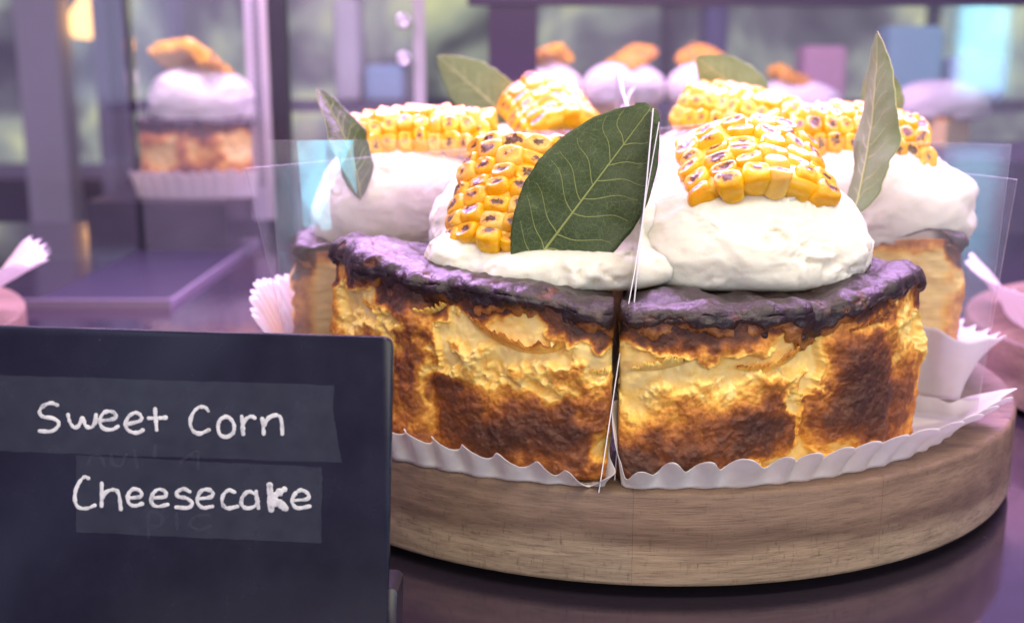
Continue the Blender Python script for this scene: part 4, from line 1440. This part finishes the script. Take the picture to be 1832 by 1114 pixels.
# neighbouring cakes at and past the edges, solid stand-ins for slices mirrored in glass
nb = dict(H=[(0, 5.2), (1, 5.2)], drop=[(0, 0.9), (1, 0.9)], blobs=side_blobs, q=0.5, Hc=5.0, R=(11.0, 11.0), f0=-27, f1=27)
cheesecake_slice(dict(nb, mid=-95, at=(33.6, 6.5), seed=21, label="cheesecake slice out of view past the right edge, placed for its counter reflection"))  # unseen slice, placed for its orange reflection in the counter
liner("pink lit fluted paper cut off by the right edge of the picture", 'N', arc_path(-95, -27, 27, 11.4, 0.9, 2.2, 1.8, 0.14, c=(30.6, 6.5)), 9)
serving_board((-42, 7), "round wooden board behind the sign at the far left edge", [-14, -4, 5, 14])
cheesecake_slice(dict(nb, mid=85, at=(-41.4, 7), seed=22, label="cheesecake slice on the board past the left edge of the picture"))
liner("pink lit paper with a raised corner at the far left edge", 'N', arc_path(85, -27, 27, 11.4, 0.9, 3.3, [(0, 2.2), (0.5, 4.6), (1, 2.0)], 0.16, c=(-42.0, 7)), 10)

riser = box("riser", (-38.5, 47.6, CZ + 0.004), (-27.4, 62.0, 4.55), MAT['black'])
tag(riser, "black riser block added under the stand-in slice behind the left glass", "riser")
riser = box("riser", (-2.0, 62, CZ + 0.004), (60, 88, 6.6), MAT['violet_frame'])
tag(riser, "long dark riser added under the stand-in slices behind the wide glass pane", "riser")


def reflected_cake(x, y, z, mid, words, seed, kern=True, wid=1.3, big=1.0):  # solid slice, cream and corn standing in for a reflection in the glass
    t = cheesecake_slice(dict(nb, mid=mid, at=(x, y), z=z, seed=seed, q=0.35, R=(8.5, 8.5), label="blurred stand-in for a reflected cheesecake slice " + words))
    t.scale = (big, big, big)
    m = math.radians(mid)
    cx, cy = x + 5.2 * big * math.sin(m), y - 5.2 * big * math.cos(m)
    c = CREAM_E.copy()
    scene.collection.objects.link(c)
    c.location = Vector((cx, cy, z + 4.6 * big)) * S
    c.scale = (wid * big, 1.2 * big, 0.95 * big)
    tag(c, "blurred lavender stand-in for a reflected cream dollop " + words)
    if not kern:
        return
    k = copy_tree(CORN_E)
    k.matrix_world = Matrix.Translation(Vector((cx, cy, z + 9.75 * big)) * S) @ Matrix.Rotation(seed * 1.3, 4, 'Z') @ CORN_E.matrix_world.to_3x3().to_4x4() @ Matrix.Diagonal((1.35 * big, 1.1 * big, big, 1))
    tag(k, "blurred orange stand-in for a reflected corn slab " + words, group="stand-ins for reflected corn slabs")


liner("blurred lavender paper under the stand-in slice behind the left glass pane", 'N', arc_path(1, -27, 27, 10.75, 0.0, 2.2, 0.9, 0.16, c=(-30.6, 60.0)), 12, 1.0)
bpy.context.scene.objects["paper_liner.008"].location.z = 4.58 * S
reflected_cake(-30.6, 60.0, 4.6, 1, "behind the left glass pane", 31, big=1.2, wid=1.15)
reflected_cake(-0.2, 70, 6.65, 200, "behind the wide glass pane, left of its row", 32)
reflected_cake(6.4, 70, 6.65, 180, "behind the wide glass pane, second from the left of its row", 33)
reflected_cake(13.5, 70, 6.65, 165, "behind the wide glass pane, third from the left of its row", 34)
reflected_cake(27, 80, 4.65, 190, "behind the wide glass pane, fourth from the left of its row", 35, wid=1.6)
reflected_cake(41, 80, 4.65, 170, "behind the wide glass pane, rightmost of its row", 36, kern=False, wid=1.7)

# ------------------------------------------------------------------ blurred cartons and columns far back; the cartons stand in for reflections
def goods(name, label, lo, hi, y, depth, col, cat, bev=1.0):
    o = box(name, (lo[0], 0, lo[1]), (hi[0], depth, hi[1]), plain(name + "_surface", col, 0.6), bevel=bev, loc=(0, y, 0))
    return tag(o, label, cat)


shelf = box("wall_shelf", (-60, 0, 0), (110, 16, 1.2), MAT['dark_room'], loc=(0, 118, 8.6))
tag(shelf, "long dark shelf with blurred stand-in cartons far behind the wide glass pane", "shelf")
for x0, x1, z1, col, lab in ((47.2, 55, 20.2, (0.30, 0.62, 0.60), "blurred teal carton standing in for a reflection at the top right"),
                             (35.6, 41.8, 17.5, (0.70, 0.40, 0.44), "blurred pink carton standing in for a reflection, left of the teal one"),
                             (21.8, 25.0, 24.0, (0.05, 0.05, 0.12), "blurred dark upright box standing in for a reflection in mid glass"),
                             (56.4, 64, 16.0, (0.62, 0.56, 0.74), "blurred pale lilac carton standing in for a reflection at the right end of the shelf"),
                             (-29.5, -26.0, 24.0, (0.56, 0.62, 0.50), "blurred pale green carton standing in for a reflection in the bolted glass door"),
                             (-25.4, -20.0, 15.0, (0.26, 0.50, 0.52), "blurred dull teal carton standing in for a reflection in the bolted glass door")):
    goods("carton", lab, (x0, 9.82), (x1, z1), 121, 6, col, "carton")
for x0, x1, z0, z1, col, lab in ((-108, -99, -10, 60, (0.42, 0.42, 0.36), "broad pale blurred column at the upper left"),
                                 (-92, -89, -10, 60, (0.22, 0.22, 0.22), "thin blurred column beside the broad pale one")):
    goods("column", lab, (x0, -94.9), (x1, z1), 205, 8, col, "column", 0.5)
lm = M("warm_lamp_glass").set(color=(0.3, 0.15, 0.05), emc=(1.0, 0.50, 0.16), ems=2.2).m
for k, (x, z, lab) in enumerate(((-96.0, 22.5, "warm glowing pendant lamp blurred at the upper left"),)):
    a = np.linspace(0, 2 * np.pi, 24, endpoint=False)
    rows = [(0.3, 6.5), (1.6, 6.0), (3.6, 3.0), (4.0, 0.0), (3.2, -2.0), (0.4, -2.4)]
    V = np.concatenate([np.c_[r * np.cos(a), r * np.sin(a), np.full(24, zz)] for r, zz in rows])
    t = empty("pendant_lamp", (x, 215, z))
    tag(t, lab, "lamp")
    build("lamp_shade", V, [grid_faces(len(rows), 24, wrap_m=True)], lm, t)
    V, F, caps = tube_geo([(0, 0, 6.4), (0, 0, 30), (0, 0, 90)], 0.25, 6, 1.0, (0, 1, 0))
    build("cord", V, [F] + caps, MAT['black'], t)
